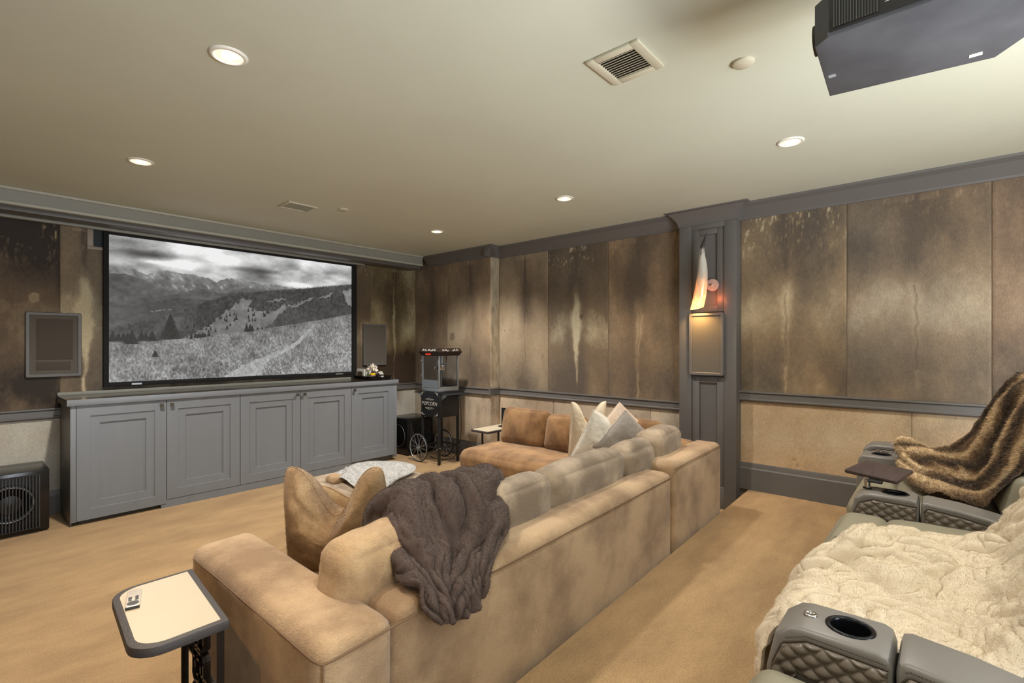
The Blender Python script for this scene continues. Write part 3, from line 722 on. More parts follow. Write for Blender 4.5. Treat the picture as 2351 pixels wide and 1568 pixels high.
    g = np.where(on, np.clip(.66+(n(70, 70, 34, 3)-.5)*.3, .4, .85), g)
    # near trees
    for (x, y, h, w_) in [(.196, .298, .19, .038), (.071, .259, .10, .024), (.058, .265, .08, .018), (.135, .284, .075, .018), (.101, .284, .075, .016), (.115, .288, .06, .014), (.030, .28, .06, .014), (.012, .28, .07, .014), (.045, .285, .06, .012), (.483, .36, .075, .012), (.498, .362, .07, .012), (.507, .365, .055, .009), (.53, .375, .03, .006), (.55, .38, .03, .005), (.145, .17, .05, .014)]:
        tree_at(x, y, h, w_)
    for k in range(22):
        x = .265+.09*r_.random(); tree_at(x, .30+(x-.265)*.25, .028+.02*r_.random(), .005)
    return np.clip(g, .04, 1)
t = thing('projection_screen', (2.28, 5.98, 1.07), 'wide black framed projection screen showing a grey mountain meadow picture', 'screen')
nu, nv = 600, 330
G = screen_colors(nu, nv)
uu = np.linspace(0, 1, nu); vv = np.linspace(0, 1, nv); U_, V_ = np.meshgrid(uu, vv, indexing='ij')
Ps = np.stack([.990+2.553*U_, np.full_like(U_, 5.962), 1.105+1.409*V_], -1)
Gl = np.where(G <= .04045, G/12.92, ((G+.055)/1.055)**2.4)
ms = MAT('projected picture', (128, 128, 128), .9, attr=True, spec=.1)
N_ = ms.node_tree.nodes; L_ = ms.node_tree.links; b_ = N_['Principled BSDF']
vc = [n for n in N_ if n.type == 'VERTEX_COLOR'][0]
for l in list(b_.inputs['Base Color'].links): L_.remove(l)
b_.inputs['Base Color'].default_value = (.05, .05, .05, 1)
L_.new(vc.outputs['Color'], b_.inputs['Emission Color']); b_.inputs['Emission Strength'].default_value = .60
meshgrid_obj('picture', Ps, ms, t, smooth=False, colors=np.repeat(Gl[..., None], 3, 2))
box('backing_board', .98, 3.55, 5.965, 5.992, 1.09, 2.53, M['black'], t)
F0 = (.951, 3.604, 1.068, 2.556)
for nm, q in (('frame_side', (F0[0], .992, F0[2], F0[3])), ('frame_side', (3.540, F0[1], F0[2], F0[3])), ('frame_top', (.992, 3.540, 2.512, F0[3])), ('frame_bottom', (.992, 3.540, F0[2], 1.108))):
    fo = box(nm, q[0], q[1], 5.935, 5.975, q[2], q[3], M['black_velvet'], t, bev=.004)
    if nm == 'frame_bottom':
        box('name_plate', 1.165, 1.245, 5.9335, 5.936, 1.077, 1.092, M['silver'], fo)
        pl = box('name_plate', 3.30, 3.40, 5.9335, 5.936, 1.078, 1.096, M['silver'], fo)

# ------------------------------------------------------------------ cabinet and counter
FY = 5.425
t = thing('media_cabinet', (2.27, 5.7, FL), 'long grey painted cabinet with five shaker doors under the screen', 'cabinet')
box('carcass', .66, 3.875, FY+.022, 5.98, .03, .955, M['cabinet'], t)
box('side_panel', .655, .665, FY+.02, 5.98, FL, .955, M['trim'], t)
box('stile', .655, .692, FY, FY+.022, -.012, .957, M['cabinet'], t, bev=.001)
box('stile', 3.839, 3.880, FY, FY+.022, -.005, .957, M['cabinet'], t, bev=.001)
box('plinth', 1.285, 3.225, FY+.004, FY+.06, FL, .028, M['cabinet'], t)
box('toe_kick', .72, 1.285, FY+.075, FY+.09, FL, .03, M['trim'], t); box('toe_kick', 3.225, 3.87, FY+.075, FY+.09, FL, .03, M['trim'], t)
def recess(bm, x0, x1, z0, z1, y, mats):
    """frame ring from outer to inner with steps toward +y"""
    loops = []
    for (m_, dy) in mats:
        loops.append([bm.verts.new(q) for q in ((x0+m_, y+dy, z0+m_), (x1-m_, y+dy, z0+m_), (x1-m_, y+dy, z1-m_), (x0+m_, y+dy, z1-m_))])
    for A, B in zip(loops, loops[1:]):
        for i in range(4): bm.faces.new((A[i], A[(i+1) % 4], B[(i+1) % 4], B[i]))
    bm.faces.new(loops[-1])
    bmesh.ops.recalc_face_normals(bm, faces=bm.faces)
ed = [.692, 1.326, 1.962, 2.593, 3.219, 3.839]
for i in range(5):
    x0, x1 = ed[i]+.0025, ed[i+1]-.0025
    z0 = -.008 if i == 0 else .030
    bm = bmesh.new(); recess(bm, x0, x1, z0, .954, FY, [(0, .020), (0, .001), (.001, 0), (.088, 0), (.090, .008), (.152, .009), (.154, .020)])
    d = fromb('door', bm, M['cabinet'], t)
    kx = (x1-.040) if i in (0, 2) else (x0+.035)
    bm = bmesh.new(); bx(bm, kx-.006, kx+.006, FY-.022, FY, .905, .917); bx(bm, kx-.015, kx+.015, FY-.030, FY-.020, .896, .926, .0015)
    fromb('knob', bm, MAT('knob metal', (92, 88, 80), .35, metal=.7) if i == 0 else bpy.data.materials['knob metal'], d)
t = thing('countertop', (2.27, 5.7, .957), 'long dark glossy counter with grey front edge on the cabinet', 'countertop')
box('top', .635, 3.895, FY-.010, 5.985, .985, 1.006, M['counter'], t)
box('front_edge', .632, 3.898, FY-.018, FY-.008, .957, 1.008, M['cabinet'], t, bev=.001)
box('side_edge', 3.888, 3.898, FY-.008, 5.985, .957, 1.008, M['cabinet'], t); box('side_edge', .632, .642, FY-.008, 5.985, .957, 1.008, M['counter'], t)
box('core', .642, 3.888, FY-.008, 5.98, .957, .985, M['counter'], t)
box('backsplash', .635, 3.54, 5.972, 5.985, 1.006, 1.035, M['soffit'], t, bev=.002)

# ------------------------------------------------------------------ subwoofers
def subwoofer(x0, x1, y0, y1, label, side=False):
    t = thing('subwoofer', ((x0+x1)/2, (y0+y1)/2, FL), label, 'subwoofer', 'subwoofers either side of the cabinet')
    z0, z1 = FL+.012, FL+.50
    c = box('cabinet_shell', x0, x1, y0+.006, y1, z0, z1, M['black_gloss'], t, bev=.006)
    for (a, b) in ((x0+.03, y0+.04), (x1-.03, y0+.04), (x0+.03, y1-.04), (x1-.03, y1-.04)):
        bm = bmesh.new(); cyl(bm, (a, b, FL), (a, b, z0), .018, n=14); fromb('foot', bm, M['black'], t)
    cx_, cz_ = (x0+x1)/2-.01, (z0+z1)/2
    R_ = .155
    box('baffle', x0+.030, x1-.055, y0+.001, y0+.006, z0+.03, z1-.03, M['black'], t, bev=.002)
    bm = bmesh.new(); lathe(bm, [(R_, 0), (R_*.93, -.004), (R_*.80, .0), (R_*.62, .003), (R_*.45, .0), (R_*.2, -.006), (0, -.008)], (cx_, y0+.0, cz_), 40, 'Y')
    fromb('woofer', bm, MAT('woofer rubber', (30, 32, 34), .35) if 'woofer rubber' not in bpy.data.materials else bpy.data.materials['woofer rubber'], t, smooth=True)
    bm = bmesh.new(); tube(bm, [(cx_+.135*math.cos(a*PI/20), y0-.012, cz_+.135*math.sin(a*PI/20)) for a in range(40)], .0022, 6, True); fromb('ring', bm, M['silver'], t, smooth=True)
    n = 19
    for i in range(n):
        x = x0+.034+(x1-x0-.095)*i/(n-1)
        box('grille_bar', x-.0032, x+.0032, y0-.024, y0-.016, z0+.035, z1-.035, bpy.data.materials.get('bar plastic') or MAT('bar plastic', (52, 54, 58), .4), t)
    for (zz) in (z0+.03, z1-.037): box('grille_rail', x0+.028, x1-.054, y0-.022, y0-.0, zz, zz+.008, M['black'], t)
    if side:
        bm = bmesh.new(); tube(bm, [(x0-.002, (y0+y1)/2+.15*math.cos(a*PI/20), cz_+.15*math.sin(a*PI/20)) for a in range(40)], .0022, 6, True); fromb('ring', bm, M['silver'], t, smooth=True)
    return t
subwoofer(.10, .536, 5.49, 5.92, 'black slatted subwoofer on the floor left of the cabinet')
subwoofer(4.09, 4.53, 5.47, 5.90, 'glossy black subwoofer in the corner behind the popcorn cart', True)

# ------------------------------------------------------------------ snack tray and what is on it
CT = 1.008
M['tray'] = MAT('dark stained wood', (44, 34, 30), .45, var=.25, vscale=14, stretch=(1, 1, 5))
t = thing('serving_tray', (3.74, 5.74, CT), 'dark wooden serving tray with slanted sides on the counter end', 'tray')
tx0, tx1, ty0, ty1 = 3.60, 3.87, 5.58, 5.92
box('tray_floor', tx0, tx1, ty0, ty1, CT, CT+.008, M['tray'], t)
def slant(nm, a, b, outx, outy, hgt=.045, hole=False):
    bm = bmesh.new()
    if not hole:
        pts = [Vector((*a, CT)), Vector((*b, CT)), Vector((b[0]+outx[1], b[1]+outy[1], CT+hgt)), Vector((a[0]+outx[0], a[1]+outy[0], CT+hgt))]
        vs = [bm.verts.new(p) for p in pts]; f = bm.faces.new(vs)
        r = bmesh.ops.solidify(bm, geom=[f], thickness=.008)
    return fromb(nm, bm, M['tray'], t)
slant('side_wall', (tx0, ty0), (tx0, ty1), (-.02, -.02), (-.02, .02)); slant('side_wall', (tx1, ty1), (tx1, ty0), (.02, .02), (.02, -.02))
# end walls with a raised hand hole
for (yy, s_) in ((ty0, -1), (ty1, 1)):
    bm = bmesh.new(); xs = np.linspace(tx0-.02, tx1+.02, 25); mid_ = (tx0+tx1)/2
    top = [CT+.045+.022*math.exp(-((x-mid_)/.07)**4) for x in xs]
    lo = [CT]*25; V0 = []
    for x, tz in zip(xs, top):
        hole = abs(x-mid_) < .042
        V0.append([bm.verts.new((x, yy+s_*.018*((z-CT)/.05), z)) for z in (CT, CT+.030, CT+.050, tz)])
    for i in range(24):
        for j in range(3):
            xm = (xs[i]+xs[i+1])/2
            if j == 1 and abs(xm-mid_) < .042: continue
            bm.faces.new((V0[i][j], V0[i+1][j], V0[i+1][j+1], V0[i][j+1]))
    bmesh.ops.solidify(bm, geom=bm.faces[:], thickness=.008)
    fromb('handle_wall', bm, M['tray'], t)
TB = CT+.008
paperw = MAT('white packet paper', (206, 206, 198), .6, var=.12, vscale=30)
brown = MAT('kraft print', (98, 80, 54), .7, var=.4, vscale=60)
def packet(name, x, y, w_, d_, h_, rz, label, tilt=0, mat=paperw, face=None, cat='packet'):
    R_ = Matrix.Translation((x, y, TB))@Matrix.Rotation(math.radians(rz), 4, 'Z')@Matrix.Rotation(math.radians(tilt), 4, 'Y')
    t = thing(name, (x, y, TB), label, cat)
    bm = bmesh.new(); n = 8; rows = []
    for k in range(n+1):
        z = h_*k/n; th = d_/2*(math.sin(PI*(k+.35)/(n+.7))**.55)
        rows.append([bm.verts.new(R_@Vector(p)) for p in ((-th, -w_/2, z), (-th*1.12, 0, z), (-th, w_/2, z), (th, w_/2, z), (th*1.1, 0, z), (th, -w_/2, z))])
    for A, B in zip(rows, rows[1:]):
        for i in range(6): bm.faces.new((A[i], A[(i+1) % 6], B[(i+1) % 6], B[i]))
    bm.faces.new(rows[0][::-1]); bm.faces.new(rows[-1]); bmesh.ops.recalc_face_normals(bm, faces=bm.faces)
    fromb('pouch', bm, mat, t)
    if face: box('print_panel', -d_/2*1.16-.001, -d_/2*1.16, -w_*.32, w_*.32, h_*.25, h_*.72, face, t, M=R_)
    return t
green = MAT('green print', (150, 178, 92), .6, var=.3, vscale=80); purple = MAT('purple print', (104, 62, 128), .6)
packet('snack_packet', 3.615, 5.855, .15, .026, .13, 6, 'tall white snack packet at the left end of the tray', face=brown)
packet('snack_packet', 3.655, 5.85, .14, .026, .125, 2, 'white packet standing second from the left on the tray', face=brown)
packet('snack_packet', 3.665, 5.74, .075, .024, .110, -12, 'small packet with a green stripe between packets and jar', face=green)
# jar with yellow lid
t = thing('snack_jar', (3.665, 5.655, TB), 'small jar with a yellow lid band and white red label', 'jar')
bm = bmesh.new(); lathe(bm, [(.0, TB), (.030, TB), (.034, TB+.006), (.034, TB+.060), (.030, TB+.068), (0, TB+.070)], (3.665, 5.655, 0), 24); fromb('glass_body', bm, MAT('jar label print', (214, 208, 206), .5, col2=(150, 70, 62), vscale=40), t, angle=40)
bm = bmesh.new(); lathe(bm, [(.034, TB+.050), (.037, TB+.052), (.037, TB+.074), (.030, TB+.078), (0, TB+.078)], (3.665, 5.655, 0), 24); fromb('lid', bm, MAT('yellow lid', (222, 190, 24), .4), t, angle=40)
# crumpled napkins
def crumple(name, c, r, label, mat, seed):
    bm = bmesh.new(); bmesh.ops.create_icosphere(bm, subdivisions=4, radius=1)
    V = np.array([v.co[:] for v in bm.verts]); n1 = np.abs(fbm(V[:, 0]*2.2+seed, V[:, 1]*2.2, V[:, 2]*2.2+seed, 4)-.5)*2
    k = .62+1.5*n1
    V = V*k[:, None]*np.array(r)
    for v, q in zip(bm.verts, V): v.co = Vector(q)+Vector(c)
    mn = min(v.co.z for v in bm.verts)
    for v in bm.verts: v.co.z += c[2]-r[2]*.7-mn+.0
    return T(fromb(name, bm, mat), label, 'paper')
crumple('crumpled_paper', (3.735, 5.76, TB+.088), (.06, .07, .05), 'crumpled white paper piled on the tray behind the jar', MAT('crumpled paper', (222, 214, 204), .7), 3)
crumple('plastic_bag', (3.72, 5.70, TB+.034), (.055, .06, .038), 'clear grey plastic bag on the tray under the crumpled paper', MAT('film bag', (120, 112, 112), .2), 5)
R_ = Matrix.Translation((3.79, 5.63, TB+.052))@Matrix.Rotation(math.radians(35), 4, 'Z')@Matrix.Rotation(math.radians(-32), 4, 'X')
t = thing('snack_carton', (3.79, 5.63, TB), 'tilted white snack carton with purple and green print on the tray', 'box')
box('carton', -.045, .045, -.010, .010, -.048, .048, paperw, t, bev=.002, M=R_)
box('print_band', -.040, -.030, -.0112, -.0101, -.040, .03, purple, t, M=R_); box('print_band', .0, .03, -.0112, -.0101, .03, .042, green, t, M=R_); box('print_band', -.02, .02, -.0112, -.0101, -.012, -.004, M['black'], t, M=R_)
packet('snack_packet', 3.83, 5.70, .05, .02, .05, 40, 'little white packet seen through the tray handle', tilt=10)

# ------------------------------------------------------------------ popcorn cart and machine
CX0, CX1, CY0, CY1 = 4.03, 4.37, 4.75, 5.10
M['cart'] = MAT('black powder coat', (22, 24, 28), .42, var=.06, vscale=30)
M['print'] = MAT('silver print', (190, 190, 186), .5)
t = thing('popcorn_cart', ((CX0+CX1)/2, (CY0+CY1)/2, FL), 'black popcorn cart with two spoked wheels beside the cabinet', 'cart')
bz0, bz1 = .548, .872
box('cupboard', CX0, CX1, CY0, CY1, bz0, bz1, M['cart'], t, bev=.003)
dr = box('door', CX0-.008, CX0, CY0+.006, CY1-.006, bz0+.004, bz1-.004, M['cart'], t, bev=.002)
MX = Matrix.Translation((CX0-.0085, (CY0+CY1)/2, .715))@Matrix(((0, 0, -1, 0), (-1, 0, 0, 0), (0, 1, 0, 0), (0, 0, 0, 1)))
text_mesh('lettering', 'POPCORN', .066, M['print'], dr, MX@Matrix.Scale(.95, 4, (1, 0, 0)))
def curl(pts, r=.0018):
    bm = bmesh.new()
    for p in pts: tube(bm, [(CX0-.0095, (CY0+CY1)/2-a, .715+b) for a, b in p], r, 5)
    return fromb('scroll_print', bm, M['print'], dr)
arc = lambda cx_, cy_, r, a0, a1, n=10: [(cx_+r*math.cos(math.radians(a0+(a1-a0)*i/n)), cy_+r*math.sin(math.radians(a0+(a1-a0)*i/n))) for i in range(n+1)]
for s_ in (1, -1):
    curl([arc(0, s_*.058, .016, 0, 180) if s_ > 0 else arc(0, s_*.058, .016, 180, 360), [(-.085, s_*.052), (-.05, s_*.064), (-.018, s_*.056)], [(.085, s_*.052), (.05, s_*.064), (.018, s_*.056)], [(-.06, s_*.048), (.06, s_*.048)]])
for sa in (-1, 1):
    for sb in (-1, 1):
        A_, B_ = sa*.160, sb*.146
        curl([[(A_, B_-sb*.045), (A_-sa*.004, B_-sb*.012), (A_-sa*.012, B_-sb*.004), (A_-sa*.06, B_)], arc(A_-sa*.018, B_-sb*.016, .008, 0, 330)])
# latch
bm = bmesh.new(); tube(bm, [(CX0-.016, (CY0+CY1)/2-.112-a, .715+b) for a, b in [(-.005, .034), (.006, .012), (.008, -.006), (.0, -.022), (-.012, -.016)]], .004, 7); fromb('handle', bm, M['steel'], dr, smooth=True)
for zz in (.615, .80): box('hinge', CX0-.011, CX0-.002, CY1-.030, CY1-.004, zz-.018, zz+.018, M['cart'], t, bev=.001)
legs = []
for (lx, ly) in ((CX0+.012, CY0+.014), (CX1-.014, CY0+.014), (CX0+.012, CY1-.014), (CX1-.014, CY1-.014)):
    z0 = FL+.008 if ly < 5 else .10
    box('leg', lx-.014, lx+.014, ly-.014, ly+.014, z0, bz0, M['cart'], t, bev=.002)
    if ly < 5:
        bm = bmesh.new(); cyl(bm, (lx, ly, FL), (lx, ly, FL+.010), .015, n=14); fromb('foot', bm, M['cart'], t)
for q in ((CX0+.012, CX1-.014, CY0+.010, CY0+.018), (CX0+.012, CX1-.014, CY1-.018, CY1-.010), (CX0+.008, CX0+.016, CY0+.014, CY1-.014), (CX1-.018, CX1-.010, CY0+.014, CY1-.014)):
    box('stretcher', *q, .155, .175, M['cart'], t)
for (lx, ly, dx, dy) in ((CX0+.012, CY0-.001, 0, -1), (CX1-.014, CY0-.001, 0, -1), (CX0-.003, CY1-.05, -1, 0)):
    bm = bmesh.new(); cyl(bm, (lx, ly, .165), (lx+dx*.008, ly+dy*.008, .165), .009, .005, 12); fromb('bolt', bm, M['steel'], t, smooth=True)
WZ = FL+.185
bm = bmesh.new(); cyl(bm, (CX0-.055, CY1+.01, WZ), (CX1+.055, CY1+.01, WZ), .007, n=12); fromb('axle', bm, M['cart'], t, angle=40)
for wx in (CX0-.04, CX1+.04):
    bm = bmesh.new(); tube(bm, [(wx, CY1+.01+.178*math.cos(a*PI/24), WZ+.178*math.sin(a*PI/24)) for a in range(48)], .0075, 8, True); wh = fromb('wheel', bm, M['black'], t, smooth=True)
    bm = bmesh.new(); tube(bm, [(wx-.004, CY1+.01+.169*math.cos(a*PI/24), WZ+.169*math.sin(a*PI/24)) for a in range(48)], .0055, 8, True); fromb('rim', bm, M['silver'], wh, smooth=True)
    bm = bmesh.new(); cyl(bm, (wx-.022, CY1+.01, WZ), (wx+.022, CY1+.01, WZ), .015, n=16); fromb('hub', bm, M['silver'], wh, angle=40)
    bm = bmesh.new()
    for k in range(14):
        a = 2*PI*k/14+.1; o_ = .018*(1 if k % 2 else -1)
        cyl(bm, (wx+o_, CY1+.01+.012*math.cos(a+.5), WZ+.012*math.sin(a+.5)), (wx, CY1+.01+.168*math.cos(a), WZ+.168*math.sin(a)), .0022, n=6)
    fromb('spokes', bm, M['silver'], wh)
for (sy, dirn) in ((CY0, -1), (CY1, 1)):
    y0_, y1_ = sorted((sy, sy+dirn*.17))
    sh = box('side_shelf', CX0+.01, CX1+.02, y0_, y1_, .838, .846, M['cart'], t, bev=.002)
    for xx in (CX0+.035, CX1-.02):
        bm = bmesh.new(); prism(bm, [(sy, .836), (sy+dirn*.12, .836), (sy, .760)], xx-.002, xx+.002, 'X'); fromb('bracket', bm, M['silver'], sh)
# machine on the cart: lifts off, a thing of its own
mz0 = bz1
t = thing('popcorn_machine', ((CX0+CX1)/2, (CY0+CY1)/2, mz0), 'glass sided popcorn machine with black scalloped roof on the cart', 'popcorn machine')
gx0, gx1, gy0, gy1 = CX0+.002, CX1-.006, CY0+.002, CY1-.004
box('base', gx0, gx1, gy0, gy1, mz0, mz0+.040, M['silver'], t, bev=.003)
for (a, b) in ((gx0, gy0), (gx1-.02, gy0), (gx0, gy1-.02), (gx1-.02, gy1-.02)):
    box('post', a, a+.02, b, b+.02, mz0+.04, 1.325, M['silver'], t, bev=.002)
box('bottom_rail', gx0+.02, gx1-.02, gy0, gy0+.012, mz0+.040, mz0+.058, M['silver'], t, bev=.002)
glass = MAT('clear glass', (235, 240, 245), .02, trans=1); glass.node_tree.nodes['Principled BSDF'].inputs['IOR'].default_value = 1.08; glass.node_tree.nodes['Principled BSDF'].inputs['Specular IOR Level'].default_value = .7
box('pane', gx0+.02, gx1-.02, gy0+.004, gy0+.007, mz0+.058, 1.322, glass, t)
box('pane', gx0+.02, gx1-.02, gy1-.007, gy1-.004, mz0+.058, 1.322, glass, t)
box('pane', gx1-.009, gx1-.006, gy0+.02, gy1-.02, mz0+.04, 1.322, glass, t)
d = box('glass_door', gx0+.004, gx0+.007, gy0+.022, gy1-.018, mz0+.15, 1.322, glass, t)
box('door_edge', gx0+.0, gx0+.012, gy1-.030, gy1-.018, mz0+.15, 1.322, M['silver'], d)
for zz in (1.06, 1.26): box('hinge', gx0-.014, gx0-.001, gy1-.028, gy1+.004, zz-.018, zz+.018, M['steel'], d, bev=.002)
bm = bmesh.new(); tube(bm, [(gx0-.001, gy0+.045, 1.195), (gx0-.028, gy0+.05, 1.185), (gx0-.028, gy0+.055, 1.155), (gx0-.001, gy0+.06, 1.145)], .004, 7); fromb('handle', bm, M['steel'], d, smooth=True)
box('drop_panel', gx0+.002, gx0+.006, gy0+.022, gy1-.018, mz0+.045, mz0+.145, MAT('frosted acrylic', (112, 122, 134), .25), t)
cxm, cym = (gx0+gx1)/2, (gy0+gy1)/2
bm = bmesh.new(); lathe(bm, [(0, 1.13), (.052, 1.13), (.060, 1.142), (.060, 1.205), (.064, 1.208), (.058, 1.210), (.056, 1.146), (0, 1.140)], (cxm+.01, cym-.02, 0), 32); kt = fromb('kettle', bm, M['steel'], t, angle=40)
bm = bmesh.new(); lathe(bm, [(.064, 1.209), (.060, 1.216), (0, 1.222)], (cxm+.01, cym-.02, 0), 32); cyl(bm, (cxm+.01, cym-.02, 1.22), (cxm+.01, cym-.02, 1.33), .008, n=12); fromb('kettle_lid', bm, M['silver'], kt, angle=40)
bm = bmesh.new(); tube(bm, [(cxm+.085, cym-.02, 1.33), (cxm+.085, cym-.02, 1.19), (cxm+.068, cym-.02, 1.18)], .006, 8); tube(bm, [(cxm-.07, cym-.02, 1.33), (cxm-.07, cym-.02, 1.20), (cxm-.055, cym-.02, 1.19)], .005, 8); fromb('hanger', bm, M['silver'], kt, smooth=True)
bm = bmesh.new(); tube(bm, [(cxm-.05, cym-.03, 1.20), (cxm-.095, cym-.06, 1.19), (cxm-.09, cym-.06, 1.145), (cxm-.05, cym-.04, 1.15)], .006, 8); fromb('kettle_handle', bm, M['black'], kt, smooth=True)
M['roof'] = MAT('dark brown enamel', (38, 28, 24), .4)
bm = bmesh.new(); o_ = .026; ins = .0
rings = []
for (z, e) in ((1.325, .004), (1.375, .030), (1.420, .010), (1.422, .004)):
    rings.append([bm.verts.new(p) for p in ((gx0-e, gy0-e, z), (gx1+e, gy0-e, z), (gx1+e, gy1+e, z), (gx0-e, gy1+e, z))])
for A, B in zip(rings, rings[1:]):
    for i in range(4): bm.faces.new((A[i], A[(i+1) % 4], B[(i+1) % 4], B[i]))
bm.faces.new(rings[0][::-1]); bm.faces.new(rings[-1]); rf = fromb('roof', bm, M['roof'], t)
red = MAT('red rocker lit', (214, 60, 40), .4, emit=(230, 60, 40), estr=.35)
for k in range(3): box('switch', gx0-.028, gx0-.012, cym-.025+k*.036, cym-.010+k*.036, 1.335, 1.353, red, t, bev=.002)
def roofcurl(side, pts):
    bm = bmesh.new()
    for p in pts:
        q = []
        for a, b in p:
            e = .030-(b-1.375)/.045*.020+.002
            q.append((gx0-e, cym-a, b) if side == 0 else (cxm+a, gy0-e, b))
        tube(bm, q, .0022, 5)
    return fromb('scroll_print', bm, M['print'], rf)
for side in (0, 1):
    for s_ in (-1, 1):
        P_ = [[(s_*x, z) for x, z in arc(.118, 1.400, .012, 90, 380)], [(s_*.128, 1.390), (s_*.10, 1.396), (s_*.075, 1.388), (s_*.06, 1.400), (s_*.045, 1.390), (s_*.03, 1.398)], [(s_*x, z) for x, z in arc(.075, 1.402, .008, 0, 300)], [(s_*x, z) for x, z in arc(.05, 1.388, .006, 0, 300)]]
        if side == 0: P_.append([(s_*.008, 1.386), (s_*.016, 1.40), (s_*.010, 1.410), (s_*.006, 1.396)])
        roofcurl(side, P_)
bm = bmesh.new(); tube(bm, [(CX1+.01, CY0-.004, .83), (CX1+.02, CY0-.01, .6), (CX1+.03, CY0-.01, .38), (CX1+.035, CY0+.02, .22), (CX1+.02, CY0+.06, .05), (CX1-.01, CY0+.12, FL+.012), (CX1-.10, CY0+.2, FL+.006), (CX1-.14, CY0+.34, FL+.006), (CX1-.10, CY0+.46, FL+.006)], .0045, 7)
T(fromb('power_cord', bm, M['black'], smooth=True), 'thin black power cord hanging from the popcorn machine to the floor', 'cord')

# ------------------------------------------------------------------ horn sconces
def horn_lamp(yc, fx, s, label):
    """s=+1: wall on +x side"""
    t = thing('horn_sconce', (fx, yc, 1.82), label, 'wall lamp')
    X = lambda d: fx-s*d
    ctrl = [(.095, .055, 1.805, .060), (.097, .040, 1.86, .059), (.102, .022, 1.94, .056), (.106, .008, 2.03, .052), (.108, .0, 2.13, .046), (.106, .0, 2.22, .037), (.100, .008, 2.30, .027), (.094, .004, 2.37, .018), (.088, -.012, 2.44, .009), (.084, -.030, 2.492, .0018)]
    cc = catmull(np.array(ctrl), 60)
    bm = bmesh.new(); rings = []; n = 26
    for k, (d, y, z, r) in enumerate(cc):
        tl = .35*max(0, 1-k/25.)
        rings.append([bm.verts.new((X(d+r*.92*math.cos(2*PI*i/n)), yc+y+r*math.sin(2*PI*i/n), z+tl*r*math.sin(2*PI*i/n)*-.6)) for i in range(n)])
    for A, B in zip(rings, rings[1:]):
        for i in range(n): bm.faces.new((A[i], A[(i+1) % n], B[(i+1) % n], B[i]))
    bm.faces.new(rings[-1])
    bmesh.ops.recalc_face_normals(bm, faces=bm.faces)
    m = bpy.data.materials.get('lit horn')
    if not m:
        m = MAT('lit horn', (214, 200, 184), .22, spec=.6)
        N = m.node_tree.nodes; L = m.node_tree.links; b = N['Principled BSDF']
        tc = N.new('ShaderNodeTexCoord'); sx = N.new('ShaderNodeSeparateXYZ'); L.new(tc.outputs['Object'], sx.inputs[0])
        mr = N.new('ShaderNodeMapRange'); mr.inputs[1].default_value = 0; mr.inputs[2].default_value = .67; L.new(sx.outputs[2], mr.inputs[0])
        nz = N.new('ShaderNodeTexNoise'); nz.inputs['Scale'].default_value = 9; nz.inputs['Detail'].default_value = 6
        mp = N.new('ShaderNodeMapping'); mp.inputs['Scale'].default_value = (3, 3, .7); L.new(tc.outputs['Object'], mp.inputs[0]); L.new(mp.outputs[0], nz.inputs[0])
        ad = N.new('ShaderNodeMath'); ad.operation = 'MULTIPLY_ADD'; ad.inputs[1].default_value = .5; ad.inputs[2].default_value = -.25; L.new(nz.outputs[0], ad.inputs[0])
        ad2 = N.new('ShaderNodeMath'); ad2.operation = 'ADD'; L.new(ad.outputs[0], ad2.inputs[0]); L.new(mr.outputs[0], ad2.inputs[1])
        r = N.new('ShaderNodeValToRGB'); e = r.color_ramp.elements; e[0].position = 0; e[0].color = (*lin((236, 205, 160)), 1); e[1].position = 1; e[1].color = (*lin((48, 44, 44)), 1)
        for p_, c_ in ((.25, (214, 186, 156)), (.5, (190, 184, 176)), (.72, (200, 196, 188)), (.80, (70, 62, 58)), (.88, (34, 32, 34))):
            q = e.new(p_); q.color = (*lin(c_), 1)
        L.new(ad2.outputs[0], r.inputs[0]); L.new(r.outputs[0], b.inputs['Base Color'])
        r2 = N.new('ShaderNodeValToRGB'); e = r2.color_ramp.elements; e[0].position = 0; e[0].color = (1.0, .50, .14, 1); e[1].position = .36; e[1].color = (0, 0, 0, 1); q = e.new(.17); q.color = (.5, .13, .03, 1)
        L.new(ad2.outputs[0], r2.inputs[0]); L.new(r2.outputs[0], b.inputs['Emission Color']); b.inputs['Emission Strength'].default_value = 1.3
    sh = fromb('horn_shade', bm, m, t, smooth=True)
    md = sh.modifiers.new('s', 'SOLIDIFY'); md.thickness = .003; md.offset = -1
    bm = bmesh.new(); x0, x1 = X(.0), X(.018); cyl(bm, (x0, yc-.054, 2.02), (x1, yc-.054, 2.02), .058, .054, 32); fromb('wall_plate', bm, MAT('pale rose brass', (206, 180, 170), .3, metal=.3) if 'pale rose brass' not in bpy.data.materials else bpy.data.materials['pale rose brass'], t, angle=40)
    bm = bmesh.new(); cyl(bm, (x1, yc-.04, 2.02), (X(.085), yc+.0, 2.02), .008, n=14); cyl(bm, (x1, yc-.054, 2.02), (X(.026), yc-.054, 2.02), .012, n=16); fromb('arm', bm, M['steel'], t, smooth=True)
    bm = bmesh.new(); bmesh.ops.create_uvsphere(bm, u_segments=16, v_segments=10, radius=.022)
    for v in bm.verts: v.co += Vector((X(.097), yc+.050, 1.85))
    fromb('bulb', bm, M['bulb'], t, smooth=True)
    light('sconce_beam', 'SPOT', (X(.097), yc+.052, 1.83), 22, (1, .56, .18), (0, 0, 0), spot_size=2.4, spot_blend=.8, shadow_soft_size=.02)
    light('sconce_glow', 'POINT', (X(.045), yc-.10, 1.88), .45, (1, .22, .08), shadow_soft_size=.03)
M['bulb'] = MAT('bulb glow', (255, 220, 160), .5, emit=(255, 205, 130), estr=9)
horn_lamp(1.680, 4.677, 1, 'lit horn shaped wall lamp on the grey pilaster')
